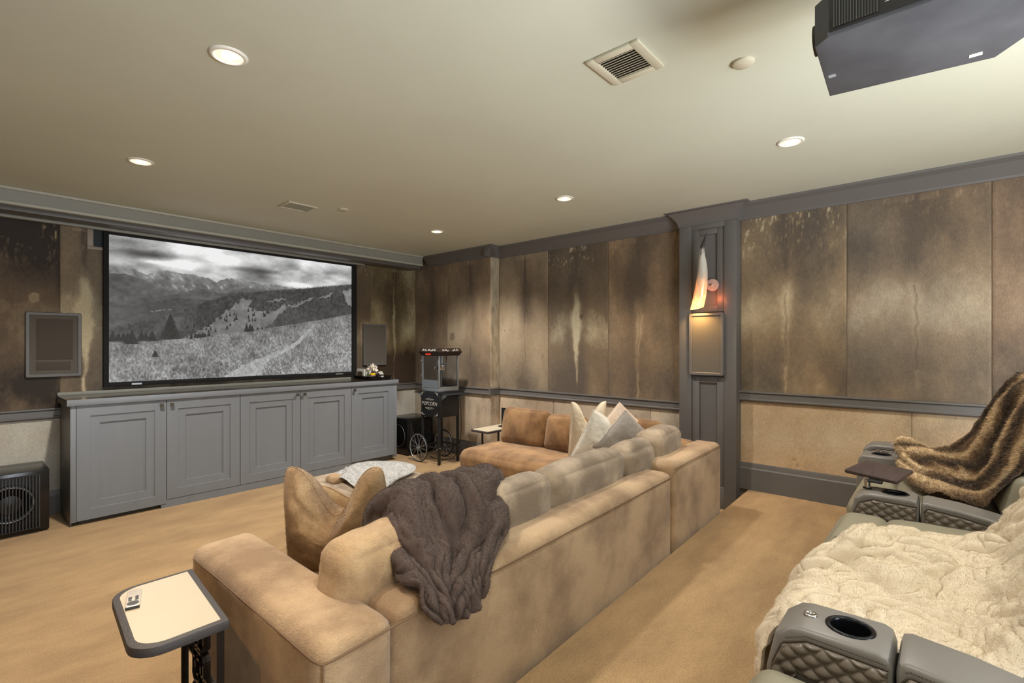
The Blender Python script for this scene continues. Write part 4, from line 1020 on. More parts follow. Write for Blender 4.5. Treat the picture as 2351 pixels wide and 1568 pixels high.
horn_lamp(1.650, -.10, -1, 'lit horn lamp cut by the left photo edge below the ceiling')
horn_lamp(-1.18, 4.677, 1, 'horn wall lamp on the rear right pilaster outside the photo')

# ------------------------------------------------------------------ sectional sofa
def W(v): return v
def rot_all(o, deg=1.5, c=(.66, 1.26)):
    pass
SK = .026
def skew(bm):
    """the sofa stands a degree and a half off the wall line: y grows with x"""
    for v in bm.verts: v.co.y += SK*(v.co.x-.66)
    return bm
def sbox(name, x0, x1, y0, y1, z0, z1, r, mat, parent, puff=(0, 0, 0), n=16, wob=0, seed=0):
    bm = softbox_v(((x0+x1)/2, (y0+y1)/2, (z0+z1)/2), ((x1-x0)/2, (y1-y0)/2, (z1-z0)/2), r, puff, n, wob, seed)
    return fromb(name, skew(bm), mat, parent, smooth=True)
def seam(pts, parent, mat=None, r=.0028):
    bm = bmesh.new(); tube(bm, pts, r, 6); skew(bm); return fromb('piping', bm, mat or M['seam'], parent, smooth=True)
Y0 = 1.262
t = thing('sofa_section', (1.9, 1.8, FL), 'long tan chenille sofa section with low back and left arm', 'sofa')
ZT = .635
# base, back and arm: arm and back share a mitred flat top
sbox('base', .675, 3.085, Y0+.01, 2.27, FL+.03, .30, .03, M['sofa'], t)
def lrest(name, x0, x1, y0, y1, z0, z1, parent, mat, flat=.045, seed=0, puff=.012):
    return sbox(name, x0, x1, y0, y1, z0, z1, flat, mat, parent, (0, 0, puff), 18, .004, seed)
lrest('backrest', .90, 3.088, Y0, Y0+.215, FL+.02, .645, t, M['sofa'], .05, 3)
lrest('armrest', .655, .905, Y0-.002, 2.35, FL+.02, ZT, t, M['sofa'], .05, 4)
seam([(.657, 2.31, .588), (.6535, 2.0, .600), (.6535, 1.6, .600), (.655, 1.31, .598), (.661, 1.272, .598), (.668, Y0+.002, .598), (.70, Y0-.004, .600), (.90, Y0-.004, .606), (1.4, Y0-.003, .610), (2.2, Y0-.003, .612), (3.06, Y0-.003, .612)], t)
seam([(.667, Y0+.003, FL+.06), (.667, Y0+.003, .30), (.667, Y0+.003, .598)], t)
sbox('seat_cushion', .91, 2.0, Y0+.20, 2.33, .28, .455, .06, M['sofa'], t, (0, .01, .02), 14, .006, 5)
sbox('seat_cushion', 2.0, 3.085, Y0+.20, 2.33, .28, .455, .06, M['sofa'], t, (0, .01, .02), 14, .006, 6)
t = thing('sofa_corner', (3.6, 1.8, FL), 'tan corner section of the sofa nearest the pilaster', 'sofa')
sbox('base', 3.105, 4.08, Y0+.01, 2.2, FL+.03, .30, .03, M['sofa'], t)
lrest('backrest', 3.10, 4.10, Y0, Y0+.215, FL+.02, .685, t, M['sofa'], .05, 8)
seam([(3.11, Y0-.003, .655), (3.6, Y0-.003, .66), (4.08, Y0-.003, .66)], t)
sbox('backrest', 3.90, 4.10, Y0+.20, 2.2, FL+.02, .675, .05, M['sofa_gold'], t, (0, 0, .012), 14, .004, 9)
sbox('seat_cushion', 3.09, 3.92, Y0+.2, 2.2, .28, .455, .06, M['sofa_gold'], t, (0, 0, .015), 14, .005, 10)
t = thing('sofa_chaise', (3.7, 2.9, FL), 'golden tan chaise section with a deep seat along the right wall', 'sofa')
sbox('base', 3.30, 4.08, 2.21, 3.42, FL+.02, .27, .03, M['sofa_gold'], t)
sbox('backrest', 3.92, 4.12, 2.21, 3.46, FL+.02, .60, .05, M['sofa_gold'], t, (0, 0, .012), 14, .004, 11)
sbox('seat_cushion', 3.215, 3.93, 2.21, 3.47, .255, .465, .085, M['sofa_gold'], t, (.01, .01, .022), 20, .010, 12)
# loose back cushions
def cushion(name, c, s, rz, rx, mat, label, r=.07, puff=(.01, .035, .015), wob=.012, seed=0, grp='loose back cushions on the sofa', ry=0):
    R_ = RZ(rz+1.5)@RX(rx)@RY(ry)
    o = fromb(name, softbox_v(c, s, r, puff, 18, wob, seed, R_), mat, smooth=True)
    o = T(o, label, 'cushion', grp)
    # welt line round the back face
    bm = bmesh.new(); P_ = []
    for (a, b, a0) in ((1, 1, 0), (-1, 1, 90), (-1, -1, 180), (1, -1, 270)):
        for k in range(5):
            an = math.radians(a0+k*22.5); rr = r*.8
            P_.append((a*(s[0]-rr)+rr*math.cos(an), -s[1]*.72, b*(s[2]-rr)+rr*math.sin(an)))
    return o
SY = lambda x, y: y+SK*(x-.66)
cushion('back_cushion', (1.01, 1.56, .595), (.185, .10, .205), 4, 8, M['pillow_tan'], 'tan plush back cushion nearest the arm, standing on its edge', .065, seed=1, wob=.014)
cushion('back_cushion', (1.465, 1.58, .605), (.275, .085, .195), 2, 4, M['sofa_grey'], 'back cushion under the dark fur throw', seed=2)
cushion('back_cushion', (1.775, 1.545, .625), (.205, .085, .195), 0, 3, M['sofa_grey'], 'taupe back cushion just right of the dark fur throw', .055, (.005, .02, .02), .008, seed=3)
cushion('back_cushion', (2.39, 1.58, .635), (.40, .095, .180), 0, 6, M['sofa_grey'], 'widest taupe back cushion in the middle of the sofa back', .07, (.01, .03, .02), .015, seed=4)
cushion('back_cushion', (3.02, 1.60, .635), (.225, .09, .170), 0, 6, M['sofa_grey'], 'taupe back cushion left of the corner cushion', .07, (.01, .03, .025), .015, seed=5)
cushion('back_cushion', (3.47, 1.60, .665), (.245, .10, .175), 3, 4, M['sofa_grey'], 'taupe back cushion raised at the sofa corner', .055, (.01, .02, .02), .014, seed=6)
cushion('back_cushion', (3.82, 3.16, .635), (.285, .075, .180), 90, 14, M['sofa_gold'], 'golden back cushion at the far end beside the small table', .055, (.01, .03, .01), .008, seed=7)
cushion('back_cushion', (3.82, 2.66, .625), (.225, .075, .170), 90, 14, M['sofa_gold'], 'golden back cushion between far cushion and cream pillows', .055, (.01, .03, .01), .008, seed=8)
cushion('back_cushion', (3.86, 2.00, .66), (.25, .08, .17), 90, 12, M['sofa_gold'], 'rust gold back cushion behind the grey pillow', .055, (.01, .03, .01), .012, seed=9)

# throw pillows: local x width, y thickness, z height
def PR(rz, rx=0, ry=0): return RZ(rz)@RX(rx)@RY(ry)
def pil(c, w_, h_, t_, rot, mat, label, chop, seed, cx=0, grp='throw pillows on the sofa', **k):
    o = pillow('throw_pillow', c, w_, h_, t_, rot, M[mat], chop, seed, None, 44, cx, **k)
    return T(o, label, 'pillow', grp)
pil((1.16, 2.07, .675), .50, .54, .32, PR(-50, 10), 'pillow_tan', 'big tan plush pillow with two pointed corners behind the sofa arm', .44, 1, cx=-.02, wob=.012, sharp=.55, rc=.10, fuzz=22000)
pil((1.30, 2.16, .60), .42, .38, .17, PR(-58, 8), 'pillow_tan', 'tan plush pillow half hidden behind the big one', .15, 2)
pil((3.76, 2.40, .700), .36, .54, .20, PR(-38, 6), 'pillow_cream', 'cream jacquard pillow at the back left of the corner pile', .34, 3)
pil((3.50, 2.07, .665), .46, .46, .20, PR(-40, 12, 22), 'pillow_ivory', 'ivory jacquard pillow leaning in front of the corner pile', .20, 4, cx=.2)
pil((3.74, 2.07, .700), .40, .42, .17, PR(-45, 4, 42), 'pillow_blush', 'blush cotton pillow behind the grey tweed pillow', .0, 5)
pil((3.56, 1.92, .675), .40, .40, .18, PR(-38, 8, 42), 'pillow_grey', 'grey tweed pillow standing on one corner', .0, 6)

# ottoman
t = thing('ottoman', (2.14, 3.42, FL), 'square taupe ottoman in front of the sofa under the pale blanket', 'ottoman')
def obox(nm, x0, x1, y0, y1, z0, z1, r, mat, **k):
    return fromb(nm, softbox_v(((x0+x1)/2, (y0+y1)/2, (z0+z1)/2), ((x1-x0)/2, (y1-y0)/2, (z1-z0)/2), r, k.get('puff', (0, 0, .012)), 16, .004, 3), mat, t, smooth=True)
obox('cushion', 1.74, 2.54, 3.075, 3.76, .24, .425, .035, M['sofa_grey'])
obox('base', 1.76, 2.52, 3.09, 3.74, FL+.03, .25, .02, M['sofa_grey'], puff=(0, 0, 0))
for (a, b) in ((1.80, 3.14), (2.48, 3.14), (1.80, 3.70), (2.48, 3.70)):
    bm = bmesh.new(); cyl(bm, (a, b, FL), (a, b, FL+.035), .02, .024, 12); fromb('foot', bm, M['black'], t)

# ------------------------------------------------------------------ pull-up side tables
M['laminate'] = MAT('cream laminate', (190, 180, 158), .42, var=.015, vscale=8)
M['iron'] = MAT('dark bronze metal', (44, 36, 31), .4, metal=.6, var=.1, vscale=20)
M['iron_edge'] = MAT('textured charcoal edge', (62, 58, 58), .55, bump=.6, bscale=240, var=.15, vscale=200)
def rrect(x0, x1, y0, y1, rr, n=8):
    """rr radii at (x1,y1),(x0,y1),(x0,y0),(x1,y0)"""
    pts = []
    for (cx_, cy_, a0, r) in ((x1, y1, 0, rr[0]), (x0, y1, 90, rr[1]), (x0, y0, 180, rr[2]), (x1, y0, 270, rr[3])):
        sx = 1 if a0 in (0, 270) else -1; sy = 1 if a0 in (0, 90) else -1
        for k in range(n+1):
            a = math.radians(a0+90*k/n); pts.append((cx_-sx*r+r*math.cos(a), cy_-sy*r+r*math.sin(a)))
    return pts
def tableset(name, x0, x1, y0, y1, z, rr, label, panel, th=.028, sh=0.):
    t = thing(name, ((x0+x1)/2, (y0+y1)/2, FL), label, 'side table')
    bm = bmesh.new(); prism(bm, [(a+sh*(b-y0), b) for a, b in rrect(x0, x1, y0, y1, rr)], z-th, z, 'Z', bev=.004, seg=2); fromb('rim', bm, M['iron_edge'], t, angle=40)
    e = .020; bm = bmesh.new(); prism(bm, [(a+sh*(b-y0), b) for a, b in rrect(x0+e, x1-e, y0+e, y1-e, [max(.003, r-e*.6) for r in rr])], z-.002, z+.0012, 'Z'); fromb('tabletop', bm, M['laminate'], t)
    panel(t, z-th)
    return t
def fret(t, zt):
    X_ = .556; ya, yb = 1.70, 2.05
    bm = bmesh.new()
    def bar(p0, p1, w_=.008, d_=.022):
        p0, p1 = Vector((X_, *p0)), Vector((X_, *p1)); dr_ = (p1-p0); L_ = dr_.length; ang = math.atan2(dr_.z, dr_.y)
        R_ = Matrix.Translation((p0+p1)/2)@Matrix.Rotation(ang, 4, 'X'); bx(bm, -d_/2, d_/2, -L_/2-w_/2, L_/2+w_/2, -w_/2, w_/2, M=R_)
    def loop(cy, cz, hy, hz, r=.022):
        p = [(a, b) for a, b in rrect(cy-hy, cy+hy, cz-hz, cz+hz, (r,)*4, 4)]
        for a, b in zip(p, p[1:]+p[:1]):
            if (Vector(a)-Vector(b)).length > 1e-4: bar(a, b)
    z0 = FL+.02
    bar((ya, z0), (ya, zt)); bar((yb, z0), (yb, zt))
    ym = (ya+yb)/2
    for k in range(5):
        zc = zt-.085-k*.118
        loop(ym, zc, .052, .052); loop(ym-.060 if k % 2 else ym+.060, zc-.055, .055, .040); loop(ym, zc, .026, .026, .010)
    bar((ym-.03, zt), (ym-.03, zt-.05)); bar((ym+.03, zt), (ym+.03, zt-.05)); bar((ym+.115, zt), (ym+.115, zt-.10)); bar((ym, z0), (ym, zt-.55))
    fromb('fretwork', bm, M['iron'], t)
    for yy in (ya, yb): pass
    bm = bmesh.new()
    for yy in (ya, yb): bx(bm, .33, .585, yy-.012, yy+.012, FL, FL+.02)
    bx(bm, .33, .354, ya, yb, FL, FL+.02); fromb('foot_frame', bm, M['iron'], t)
tableset('side_table', .322, .568, 1.655, 2.14, .62, (.004, .075, .085, .004), 'cream topped side table with fretwork leg pulled against the sofa arm', fret, sh=.075)
def legs2(t, zt):
    for (x, y) in ((4.02, 3.73), (4.02, 3.98), (4.36, 3.73), (4.36, 3.98)): box('leg', x-.008, x+.008, y-.008, y+.008, FL, zt, M['iron'], t)
    for y in (3.73, 3.98): box('stretcher', 4.02, 4.36, y-.007, y+.007, .30, .314, M['iron'], t)
tableset('side_table', 3.83, 4.40, 3.71, 4.0, .52, (.004, .05, .004, .004), 'small cream topped table with black rim beyond the chaise', legs2, .022)
# remote on the near table
t = thing('remote_control', (.405, 2.01, .6212), 'silver remote control with black buttons on the cream table', 'remote')
R_ = Matrix.Translation((.400, 2.012, .6212))@Matrix.Rotation(math.radians(-14), 4, 'Z')
def rprism(nm, poly, z0, z1, mat, par=t, bev=0):
    bm = bmesh.new(); prism(bm, poly, z0, z1, 'Z', bev=bev, seg=2)
    for v in bm.verts: v.co = R_@v.co
    return fromb(nm, bm, mat, par, angle=40)
rprism('body', rrect(-.019, .019, -.066, .066, (.007,)*4, 5), .0, .0100, MAT('satin aluminium', (196, 190, 180), .4, metal=.15), bev=.0015)
rb = MAT('black rubber key', (46, 44, 42), .5)
disc = lambda cx_, cy_, r: [(cx_+r*math.cos(a*PI/12), cy_+r*math.sin(a*PI/12)) for a in range(24)]
rprism('touch_ring', disc(0, -.042, .016), .0100, .0108, rb)
for (a, b) in ((-.009, -.018), (.009, -.018), (.009, -.006), (.009, .006)): rprism('button', disc(a, b, .0052), .0100, .0108, rb)
rprism('button', rrect(-.0142, -.0038, -.010, .009, (.004,)*4, 4), .0100, .0108, rb)
rprism('end_cap', rrect(-.0185, .0185, -.0672, -.0655, (.0005,)*4, 1), .001, .009, rb)
# router on far table
t = thing('wifi_router', (4.30, 3.80, .5215), 'thin black upright device on a stand on the far small table', 'router')
box('panel', 4.22, 4.235, 3.735, 3.87, .535, .735, M['black_gloss'], t, bev=.003); box('stand', 4.16, 4.29, 3.74, 3.865, .5215, .536, M['black_gloss'], t, bev=.003)

# ------------------------------------------------------------------ reclining seats on the platform
PZ = .15
def quilt(nm, x, y0, y1, fz0, fz1, parent, cell=.05, puff=.010, nseg=(110, 60), s=-1, base=.004):
    """diamond quilted panel on the plane x=const; fz0/fz1 functions of y"""
    yy = np.linspace(0, 1, nseg[0]); vv = np.linspace(0, 1, nseg[1]); A, B = np.meshgrid(yy, vv, indexing='ij')
    Y = y0+(y1-y0)*A; Z = fz0(Y)+(fz1(Y)-fz0(Y))*B
    p = (Y+(Z-.7)*1.35)/cell; q = (Y-(Z-.7)*1.35)/cell
    h = np.abs(np.sin(PI*p))**.55*np.abs(np.sin(PI*q))**.55
    edge = np.clip(np.minimum(np.minimum(A, 1-A)*(abs(y1-y0))/.010, np.minimum(B, 1-B)*(fz1(Y)-fz0(Y))/.010), 0, 1)
    d = (base+puff*h)*np.sin(edge*PI/2)
    P = np.stack([x+s*d, Y, Z], -1)
    if s > 0: P = P[::-1]
    return meshgrid_obj(nm, P, M['leather_quilt'], parent)
def recliner_arm(t, xc, dy=0., zt=.75, hw=.087, cup=True, name='arm_console', quilted=True, sight=True, fs=1.):
    x0, x1 = xc-hw, xc+hw
    FS = lambda y: y if y < .27 else .27+(y-.27)*fs
    # console part
    prof = [(.345, .20), (.362, .45), (.355, .62), (.335, zt-.035), (.300, zt-.006), (.27, zt), (.115, zt+.002), (.098, zt-.006), (.090, zt-.030), (.090, zt-.17), (.090, .20)]
    bm = bmesh.new(); prism(bm, [(FS(y)+dy, z) for y, z in prof], x0, x1, 'X', bev=.014, seg=4); a = fromb(name, bm, M['leather'], t, angle=32)
    prof = [(.084, zt-.17), (.084, zt-.030), (.078, zt-.008), (.062, zt-.002), (-.05, zt-.012), (-.20, zt-.040), (-.36, zt-.085), (-.44, zt-.12), (-.44, zt-.26)]
    bm = bmesh.new(); prism(bm, [(y+dy, z) for y, z in prof], x0, x1, 'X', bev=.014, seg=4); b = fromb('armrest', bm, M['leather'], t, angle=32)
    bm = bmesh.new(); prism(bm, [(FS(.33)+dy, PZ+.03), (FS(.33)+dy, .45), (.09+dy, zt-.17), (-.44+dy, zt-.27), (-.44+dy, PZ+.03)], x0+.006, x1-.006, 'X', bev=.006); fromb('side_panel', bm, M['leather_quilt'], t, angle=32)
    if quilted:
        def top1(Y): Yl = Y-dy; return np.interp(Yl, [.095, .26, .315, .338, .345], [zt-.030, zt-.026, zt-.050, zt-.11, zt-.20])
        def bot1(Y): Yl = Y-dy; return np.interp(Yl, [.095, .20, .28, .300, .345], [zt-.160, zt-.125, zt-.115, zt-.16, zt-.42])
        quilt('quilted_panel', x0-.0, .098+dy, .343+dy, bot1, top1, a)
        def top2(Y): return np.interp(Y-dy, [-.43, -.36, -.2, -.05, .06, .074], [zt-.155, zt-.118, zt-.070, zt-.040, zt-.028, zt-.05])
        def bot2(Y): return np.interp(Y-dy, [-.43, -.05, .05, .074], [zt-.24, zt-.165, zt-.140, zt-.11])
        quilt('quilted_panel', x0-.0, -.42+dy, .072+dy, bot2, top2, b)
        # piping + stitches along the quilt
        bm = bmesh.new(); ys = np.linspace(.097, .343, 40)+dy; tube(bm, [(x0-.0015, y, float(top1(np.array(y)))+.002) for y in ys], .0028, 6); fromb('piping', bm, M['thread'], a, smooth=True)
        bm = bmesh.new(); ys = np.linspace(-.42, .073, 50)+dy; tube(bm, [(x0-.0015, y, float(top2(np.array(y)))+.002) for y in ys], .0028, 6); fromb('piping', bm, M['thread'], b, smooth=True)
        bm = bmesh.new()
        for k in range(34):
            y = .10+dy+k*.0062; z = float(top1(np.array(y)))+.011; bx(bm, x0-.0012, x0+.0, y, y+.004, z, z+.0012)
        fromb('stitching', bm, M['thread'], a)
        bm = bmesh.new()
        for k in range(70):
            y = -.40+dy+k*.0067; z = float(top2(np.array(y)))+.012; bx(bm, x0-.0012, x0+.0, y, y+.0042, z, z+.0012)
        fromb('stitching', bm, M['thread'], b)
    if cup:
        cy = .180+dy
        bm = bmesh.new(); cyl(bm, (xc, cy, zt-.085), (xc, cy, zt+.03), .043, n=40)
        cme = bpy.data.meshes.new('cut'); bm.to_mesh(cme); bm.free(); cut = bpy.data.objects.new('cut', cme); C.objects.link(cut)
        bpy.context.view_layer.update(); carve(a, [cut])
        bm = bmesh.new(); lathe(bm, [(0, zt-.082), (.038, zt-.082), (.0405, zt-.07), (.0415, zt-.004), (.043, zt+.003), (.048, zt+.0055), (.0535, zt+.0035), (.0545, zt-.001), (.0425, zt-.001), (.0425, zt-.084), (0, zt-.084)], (xc, cy, 0), 44)
        fromb('cup_holder', bm, M['cup'], a, smooth=True)
        if sight:
            bm = bmesh.new(); lathe(bm, [(0, zt+.003), (.009, zt+.0035), (.010, zt+.005), (.015, zt+.005), (.0165, zt+.001), (.0165, zt-.002)], (xc+.004, cy+.088, 0), 28); fromb('control_knob', bm, M['steel'], a, smooth=True)
    return a
def seat(t, x0, x1, dy=0, hide_foot=False, zs=.66):
    xm = (x0+x1)/2; hx = (x1-x0)/2-.004
    fromb('seat_cushion', softbox_v((xm, -.02+dy, zs-.075), (hx, .235, .08), .055, (0, .01, .025), 16, .006, int(x0*9)), M['leather_seat'], t, smooth=True)
    fromb('footrest', softbox_v((xm, .285+dy, zs-.085), (hx, .105, .082), .06, (0, .01, .02), 16, .005, int(x0*7)), M['leather_seat'], t, smooth=True)
    fromb('front_panel', softbox_v((xm, .31+dy, .37), (hx, .06, .21), .03, (0, .01, 0), 10, .003, 2), M['leather_seat'], t, smooth=True)
    rx = RX(18)
    fromb('lumbar_cushion', softbox_v((xm, -.285+dy, zs+.10), (hx, .075, .125), .06, (0, .03, .0), 16, .008, int(x0*5), rx), M['leather_seat'], t, smooth=True)
    fromb('back_cushion', softbox_v((xm, -.375+dy, zs+.33), (hx, .075, .135), .055, (0, .03, .0), 16, .008, int(x0*5)+1, rx), M['leather_seat'], t, smooth=True)
    fromb('headrest', softbox_v((xm, -.455+dy, zs+.56), (hx, .07, .12), .055, (0, .03, .0), 16, .008, int(x0*5)+2, RX(14)), M['leather'], t, smooth=True)
    bm = bmesh.new(); prism(bm, [(-.30+dy, PZ+.03), (-.37+dy, .75), (-.47+dy, zs+.64), (-.56+dy, zs+.62), (-.56+dy, PZ+.03)], x0+.006, x1-.006, 'X', bev=.02, seg=3); fromb('back_shell', bm, M['leather'], t, angle=32)
    bm = bmesh.new(); bx(bm, x0+.02, x1-.02, -.5+dy, .30+dy, PZ, PZ+.32, .01); fromb('base', bm, M['leather_quilt'], t)
G_ = 'grey leather recliners in a row'
HW = .087
t = thing('recliner', (1.12, 0, PZ), 'grey leather recliner cut off by the bottom photo edge', 'recliner', G_)
seat(t, .83, 1.5-HW-.02, dy=-.02)
t = thing('recliner', (1.87, 0, PZ), 'near grey leather recliner with cup holder arm, cream blanket over its seat', 'recliner', G_)
recliner_arm(t, 1.5); seat(t, 1.5+HW, 2.25-HW, zs=.625)
t = thing('recliner', (2.6, 0, PZ), 'grey leather recliner in the middle, mostly under the cream blanket', 'recliner', G_)
recliner_arm(t, 2.25, cup=False, zt=.735); seat(t, 2.25+HW, 3.0-HW)
t = thing('recliner', (3.5, 0, PZ), 'far grey leather recliner with tray table and striped fur throw', 'recliner', G_)
recliner_arm(t, 3.0, sight=False); seat(t, 3.0+HW, 3.88)
recliner_arm(t, 3.98, dy=.13, zt=.755, hw=.10, sight=False, quilted=False, fs=.4)
recliner_arm(t, 4.22, dy=.085, zt=.79, hw=.10, cup=False, name='outer_arm')
# tray table on the far arm
t = thing('tray_table', (3.03, .275, .75), 'dark wood swivel tray on a chrome post above the far recliner arm', 'tray table')
ty = np.array([(3.095, .401), (3.421, .34), (3.315, .123), (2.989, .173)])
cen = ty.mean(0)
def inset(p, r=.02, n=5):
    out = []; k = len(p)
    for i in range(k):
        a, b, c = p[i-1], p[i], p[(i+1) % k]; u = (a-b)/np.linalg.norm(a-b); v = (c-b)/np.linalg.norm(c-b)
        for j in range(n+1):
            f = j/n; out.append(tuple((1-f)**2*(b+u*r)+2*f*(1-f)*b+f*f*(b+v*r)))
    return out
bm = bmesh.new(); prism(bm, inset(ty)[::-1], .795, .811, 'Z', bev=.003, seg=2); fromb('tabletop', bm, MAT('wenge laminate', (66, 54, 54), .35, var=.25, vscale=6, stretch=(1, 7, 1)), t, angle=40)
bm = bmesh.new(); cyl(bm, (3.02, .292, .752), (3.02, .292, .795), .0125, n=24); fromb('post', bm, M['steel'], t, angle=40)
bm = bmesh.new(); cyl(bm, (3.02, .292, .750), (3.02, .292, .755), .019, n=24); fromb('collar', bm, M['cup'], t, angle=40)
bm = bmesh.new(); bx(bm, 2.99, 3.17, .23, .29, .786, .796, .002); fromb('mounting_plate', bm, M['black'], t)

# ------------------------------------------------------------------ throws and blankets
def ridges(U, V, fu, fv, seed, warp=.35, sharp=1.):
    w1 = fbm(U*fu*.7+seed, V*fv*.7+seed, seed, 3)-.5; w2 = fbm(U*fu*.7-seed, V*fv*.7+seed*2, seed+4, 3)-.5
    n = fbm(U*fu+w1*warp*fu, V*fv+w2*warp*fv, seed*1.3, 3, .45)
    return 1-np.abs(n-.5)*2*2.2
def creases(U, V, fu, fv, seed, warp=.5, p=.7, k=3.2):
    """plump rolls with tight valleys"""
    w1 = fbm(U*fu*.6+seed, V*fv*.6+seed, seed, 2)-.5; w2 = fbm(U*fu*.6-seed, V*fv*.6+seed*2, seed+4, 2)-.5
    n = fbm(U*fu+w1*warp*fu, V*fv+w2*warp*fv, seed*1.3, 2, .35)
    return np.clip(np.abs(n-.5)*k, 0, 1)**p
def uvgrid(n, m): return np.meshgrid(np.linspace(0, 1, n), np.linspace(0, 1, m), indexing='ij')

# dark fur throw over the sofa back
rows = [
    [(1.16, 1.80, .60), (1.36, 1.80, .60), (1.55, 1.80, .60), (1.76, 1.80, .60)],
    [(1.150, 1.72, .80), (1.37, 1.73, .81), (1.55, 1.73, .83), (1.77, 1.71, .81)],
    [(1.145, 1.62, .842), (1.36, 1.61, .850), (1.54, 1.61, .858), (1.75, 1.61, .852)],
    [(1.095, 1.51, .790), (1.245, 1.50, .812), (1.43, 1.49, .82), (1.66, 1.50, .78)],
    [(1.050, 1.40, .715), (1.19, 1.39, .690), (1.36, 1.38, .69), (1.55, 1.38, .690)],
    [(1.035, 1.31, .655), (1.13, 1.29, .660), (1.26, 1.29, .662), (1.40, 1.30, .665)],
    [(1.026, 1.248, .620), (1.11, 1.236, .615), (1.20, 1.236, .62), (1.30, 1.243, .64)],
    [(1.040, 1.236, .575), (1.10, 1.228, .550), (1.17, 1.226, .565), (1.24, 1.236, .59)]]
ex = [(1.15, 1.80, .52), (1.13, 1.72, .63), (1.12, 1.62, .65), (1.085, 1.51, .66), (1.045, 1.41, .655), (1.028, 1.31, .645), (1.018, 1.252, .60), (1.030, 1.238, .57)]
rows = [[e]+[(r[0][0]+.015, r[0][1], r[0][2])]+r[1:] for e, r in zip(ex, rows)]
P0 = catmull(catmull(np.array(rows), 150, 0), 120, 1)
U_, V_ = uvgrid(150, 120)
N0 = gnormals(P0); N0 = -N0 if N0[..., 2].mean() < 0 else N0
rg = creases(U_*.8+V_*.5, V_-U_*.3, 3.0, 7.0, 3.0, .8); rg2 = creases(U_, V_, 7, 11, 8.0, .6)
chan = .5+.5*np.cos(2*PI*(V_*7.5+1.2*(fbm(U_*2, V_*1.5, 2, 2)-.5)*2))       # channel stitched fur ribs
H0 = -.012+.046*rg+.012*rg2+.010*chan
H0 = H0*np.clip(np.minimum(V_, 1-V_)/.10, .3, 1)
P1 = P0+N0*(H0+.006)[..., None]
dk, A_, NN = sheet('fur_throw', P1, .012, M['fur_dark'])
T(dk, 'dark brown ribbed fur throw draped over the sofa back', 'throw blanket')
pile('fur_pile', A_, gnormals(P1)*(1 if gnormals(P1)[..., 2].mean() > 0 else -1), 70000, .0065, .0005, M['fur_dark'], dk, rnd=.4, leanf=.3, seed=2)

# silver grey blanket on the ottoman
rows = [
    [(2.02, 3.63, .435), (2.20, 3.64, .45), (2.34, 3.60, .44)],
    [(1.94, 3.48, .445), (2.18, 3.50, .490), (2.43, 3.44, .46)],
    [(1.91, 3.32, .455), (2.15, 3.32, .495), (2.50, 3.27, .465)],
    [(1.89, 3.14, .440), (2.06, 3.14, .460), (2.42, 3.17, .440)],
    [(1.88, 3.062, .40), (2.00, 3.06, .41), (2.18, 3.075, .43)],
    [(1.89, 3.050, .33), (1.97, 3.05, .34), (2.08, 3.056, .40)]]
P0 = catmull(catmull(np.array(rows), 90, 0), 90, 1); U_, V_ = uvgrid(90, 90); N0 = gnormals(P0); N0 = -N0 if N0[..., 2].mean() < 0 else N0
P1 = P0+N0*(.010+.020*np.clip(ridges(U_, V_, 2.5, 3, 15., .6), -.3, 1))[..., None]
gb, A_, NN = sheet('plush_blanket', P1, .012, M['fur_grey'])
T(gb, 'silver grey plush blanket heaped on the ottoman', 'blanket')
pile('fur_pile', A_, NN, 30000, .009, .0007, M['fur_grey'], gb, seed=3)
# pale tan roll beside it
T(fromb('rolled_throw', softbox_v((1.92, 3.46, .450), (.055, .07, .026), .03, (0, 0, .01), 10, .006, 4), M['pillow_tan'], smooth=True), 'small tan folded throw peeping out left of the grey blanket', 'throw blanket')

# cream fur blanket over the near recliners
rows = [
    [(1.600, .410, .44), (1.78, .420, .42), (1.96, .410, .44), (2.14, .36, .56), (2.34, .31, .62), (2.54, .28, .63)],
    [(1.596, .405, .55), (1.78, .415, .57), (1.96, .400, .60), (2.14, .34, .66), (2.34, .285, .67), (2.58, .26, .655)],
    [(1.600, .350, .660), (1.80, .35, .665), (1.98, .34, .675), (2.20, .285, .745), (2.42, .24, .705), (2.64, .22, .665)],
    [(1.600, .24, .680), (1.84, .25, .675), (2.04, .23, .685), (2.24, .20, .755), (2.46, .16, .710), (2.68, .15, .670)],
    [(1.598, .12, .675), (1.86, .12, .670), (2.06, .11, .695), (2.26, .09, .755), (2.46, .06, .710), (2.68, .05, .670)],
    [(1.596, -.01, .670), (1.86, -.02, .675), (2.10, -.03, .715), (2.28, -.04, .755), (2.46, -.06, .725), (2.64, -.05, .69)],
    [(1.60, -.11, .680), (1.88, -.13, .70), (2.12, -.14, .75), (2.29, -.15, .79), (2.46, -.15, .79), (2.58, -.13, .76)],
    [(1.70, -.18, .75), (1.90, -.20, .82), (2.12, -.22, .86), (2.28, -.23, .90), (2.42, -.23, .92), (2.52, -.21, .89)],
    [(1.84, -.24, .87), (1.95, -.27, .93), (2.12, -.30, .98), (2.26, -.30, 1.01), (2.38, -.30, 1.02), (2.47, -.28, .99)],
    [(1.90, -.32, 1.0), (2.0, -.34, 1.05), (2.12, -.37, 1.10), (2.25, -.37, 1.12), (2.36, -.37, 1.13), (2.44, -.36, 1.10)]]
P0 = catmull(catmull(np.array(rows), 230, 0), 210, 1); U_, V_ = uvgrid(230, 210); N0 = gnormals(P0); N0 = -N0 if N0[..., 2].mean() < 0 else N0
rg = creases(U_+V_*.25, V_-U_*.2, 5.5, 6.5, 22., .9); rg2 = creases(U_, V_, 10, 12, 29., .8); lump = fbm(U_*4, V_*4, 31, 2)-.5
fade = np.clip(V_/.06, .25, 1)
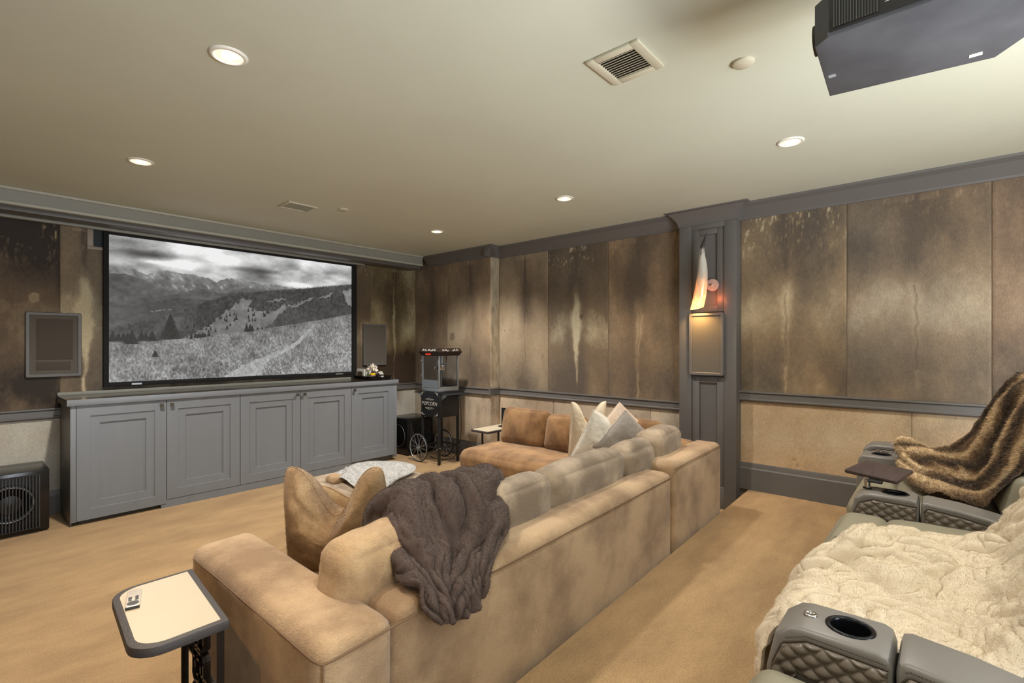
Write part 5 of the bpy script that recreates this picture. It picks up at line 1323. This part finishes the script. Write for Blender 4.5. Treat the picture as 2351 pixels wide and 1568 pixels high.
P1 = P0+N0*((-.018+.046*rg+.014*rg2+.03*lump)*fade)[..., None]
wb_, A_, NN = sheet('fur_blanket', P1, .014, M['fur_white'])
T(wb_, 'large rumpled cream fur blanket spread over the near recliners', 'blanket')
pile('fur_pile', A_, gnormals(P1)*(1 if gnormals(P1)[..., 2].mean() > 0 else -1), 120000, .0060, .00045, M['fur_white'], wb_, rnd=.32, leanf=.2, seed=5)

# striped fur throw on the far recliner
rows = [  # across (left edge .. right edge), from the tip up to the backrest top
    [(3.93, .245, .845), (3.88, .22, .80), (3.80, .20, .775), (3.68, .20, .73)],
    [(3.94, .20, .865), (3.84, .16, .80), (3.66, .13, .73), (3.40, .13, .715)],
    [(3.94, .12, .850), (3.82, .08, .80), (3.60, .03, .72), (3.28, .04, .715)],
    [(3.93, .05, .840), (3.76, -.01, .79), (3.52, -.08, .72), (3.20, -.06, .710)],
    [(3.88, -.04, .88), (3.70, -.10, .83), (3.46, -.16, .75), (3.16, -.13, .715)],
    [(3.80, -.12, .99), (3.66, -.165, .93), (3.43, -.215, .84), (3.14, -.19, .77)],
    [(3.76, -.175, 1.11), (3.62, -.22, 1.05), (3.41, -.25, .96), (3.15, -.25, .86)],
    [(3.72, -.215, 1.21), (3.59, -.26, 1.16), (3.40, -.29, 1.08), (3.17, -.31, .97)],
    [(3.70, -.265, 1.275), (3.57, -.30, 1.25), (3.40, -.34, 1.20), (3.19, -.36, 1.09)],
    [(3.68, -.34, 1.315), (3.56, -.37, 1.30), (3.40, -.41, 1.27), (3.21, -.42, 1.18)],
    [(3.66, -.46, 1.33), (3.55, -.48, 1.32), (3.40, -.50, 1.29), (3.22, -.52, 1.22)]]
P0 = catmull(catmull(np.array(rows), 170, 0), 110, 1); U_, V_ = uvgrid(170, 110); N0 = gnormals(P0); N0 = -N0 if N0[..., 2].mean() < 0 else N0
fold = np.cos(2*PI*(V_*3.2+.5*(fbm(U_*3, V_*2, 5, 2)-.5)*2)); rg = ridges(U_, V_, 6, 5, 41., .6)
P1 = P0+N0*(.014*fold+.024*np.clip(rg, -.3, 1)*np.clip(1.2-U_*1.2, .25, 1))[..., None]
st = .5+.5*np.sin(2*PI*(V_*3.4+U_*.9+.35*(fbm(U_*4, V_*4, 6, 3)-.5)*2)); st = np.clip(st+.3*(fbm(U_*40, V_*30, 7, 2)-.5), 0, 1)[..., None]
ca, cb, cc_ = [np.array(lin(c)) for c in ((66, 46, 30), (142, 112, 78), (214, 188, 150))]
colr = np.where(st < .5, ca+(cb-ca)*st*2, cb+(cc_-cb)*(st-.5)*2)
sf, A_, NN = sheet('striped_fur_throw', P1, .012, M['fur_stripe'], colors=colr)
T(sf, 'brown striped shaggy fur throw hanging over the far recliner', 'throw blanket')
pile('fur_pile', A_, NN, 70000, .018, .0009, M['fur_stripe'], sf, rnd=.5, leanf=.7, colors=colr, seed=6)
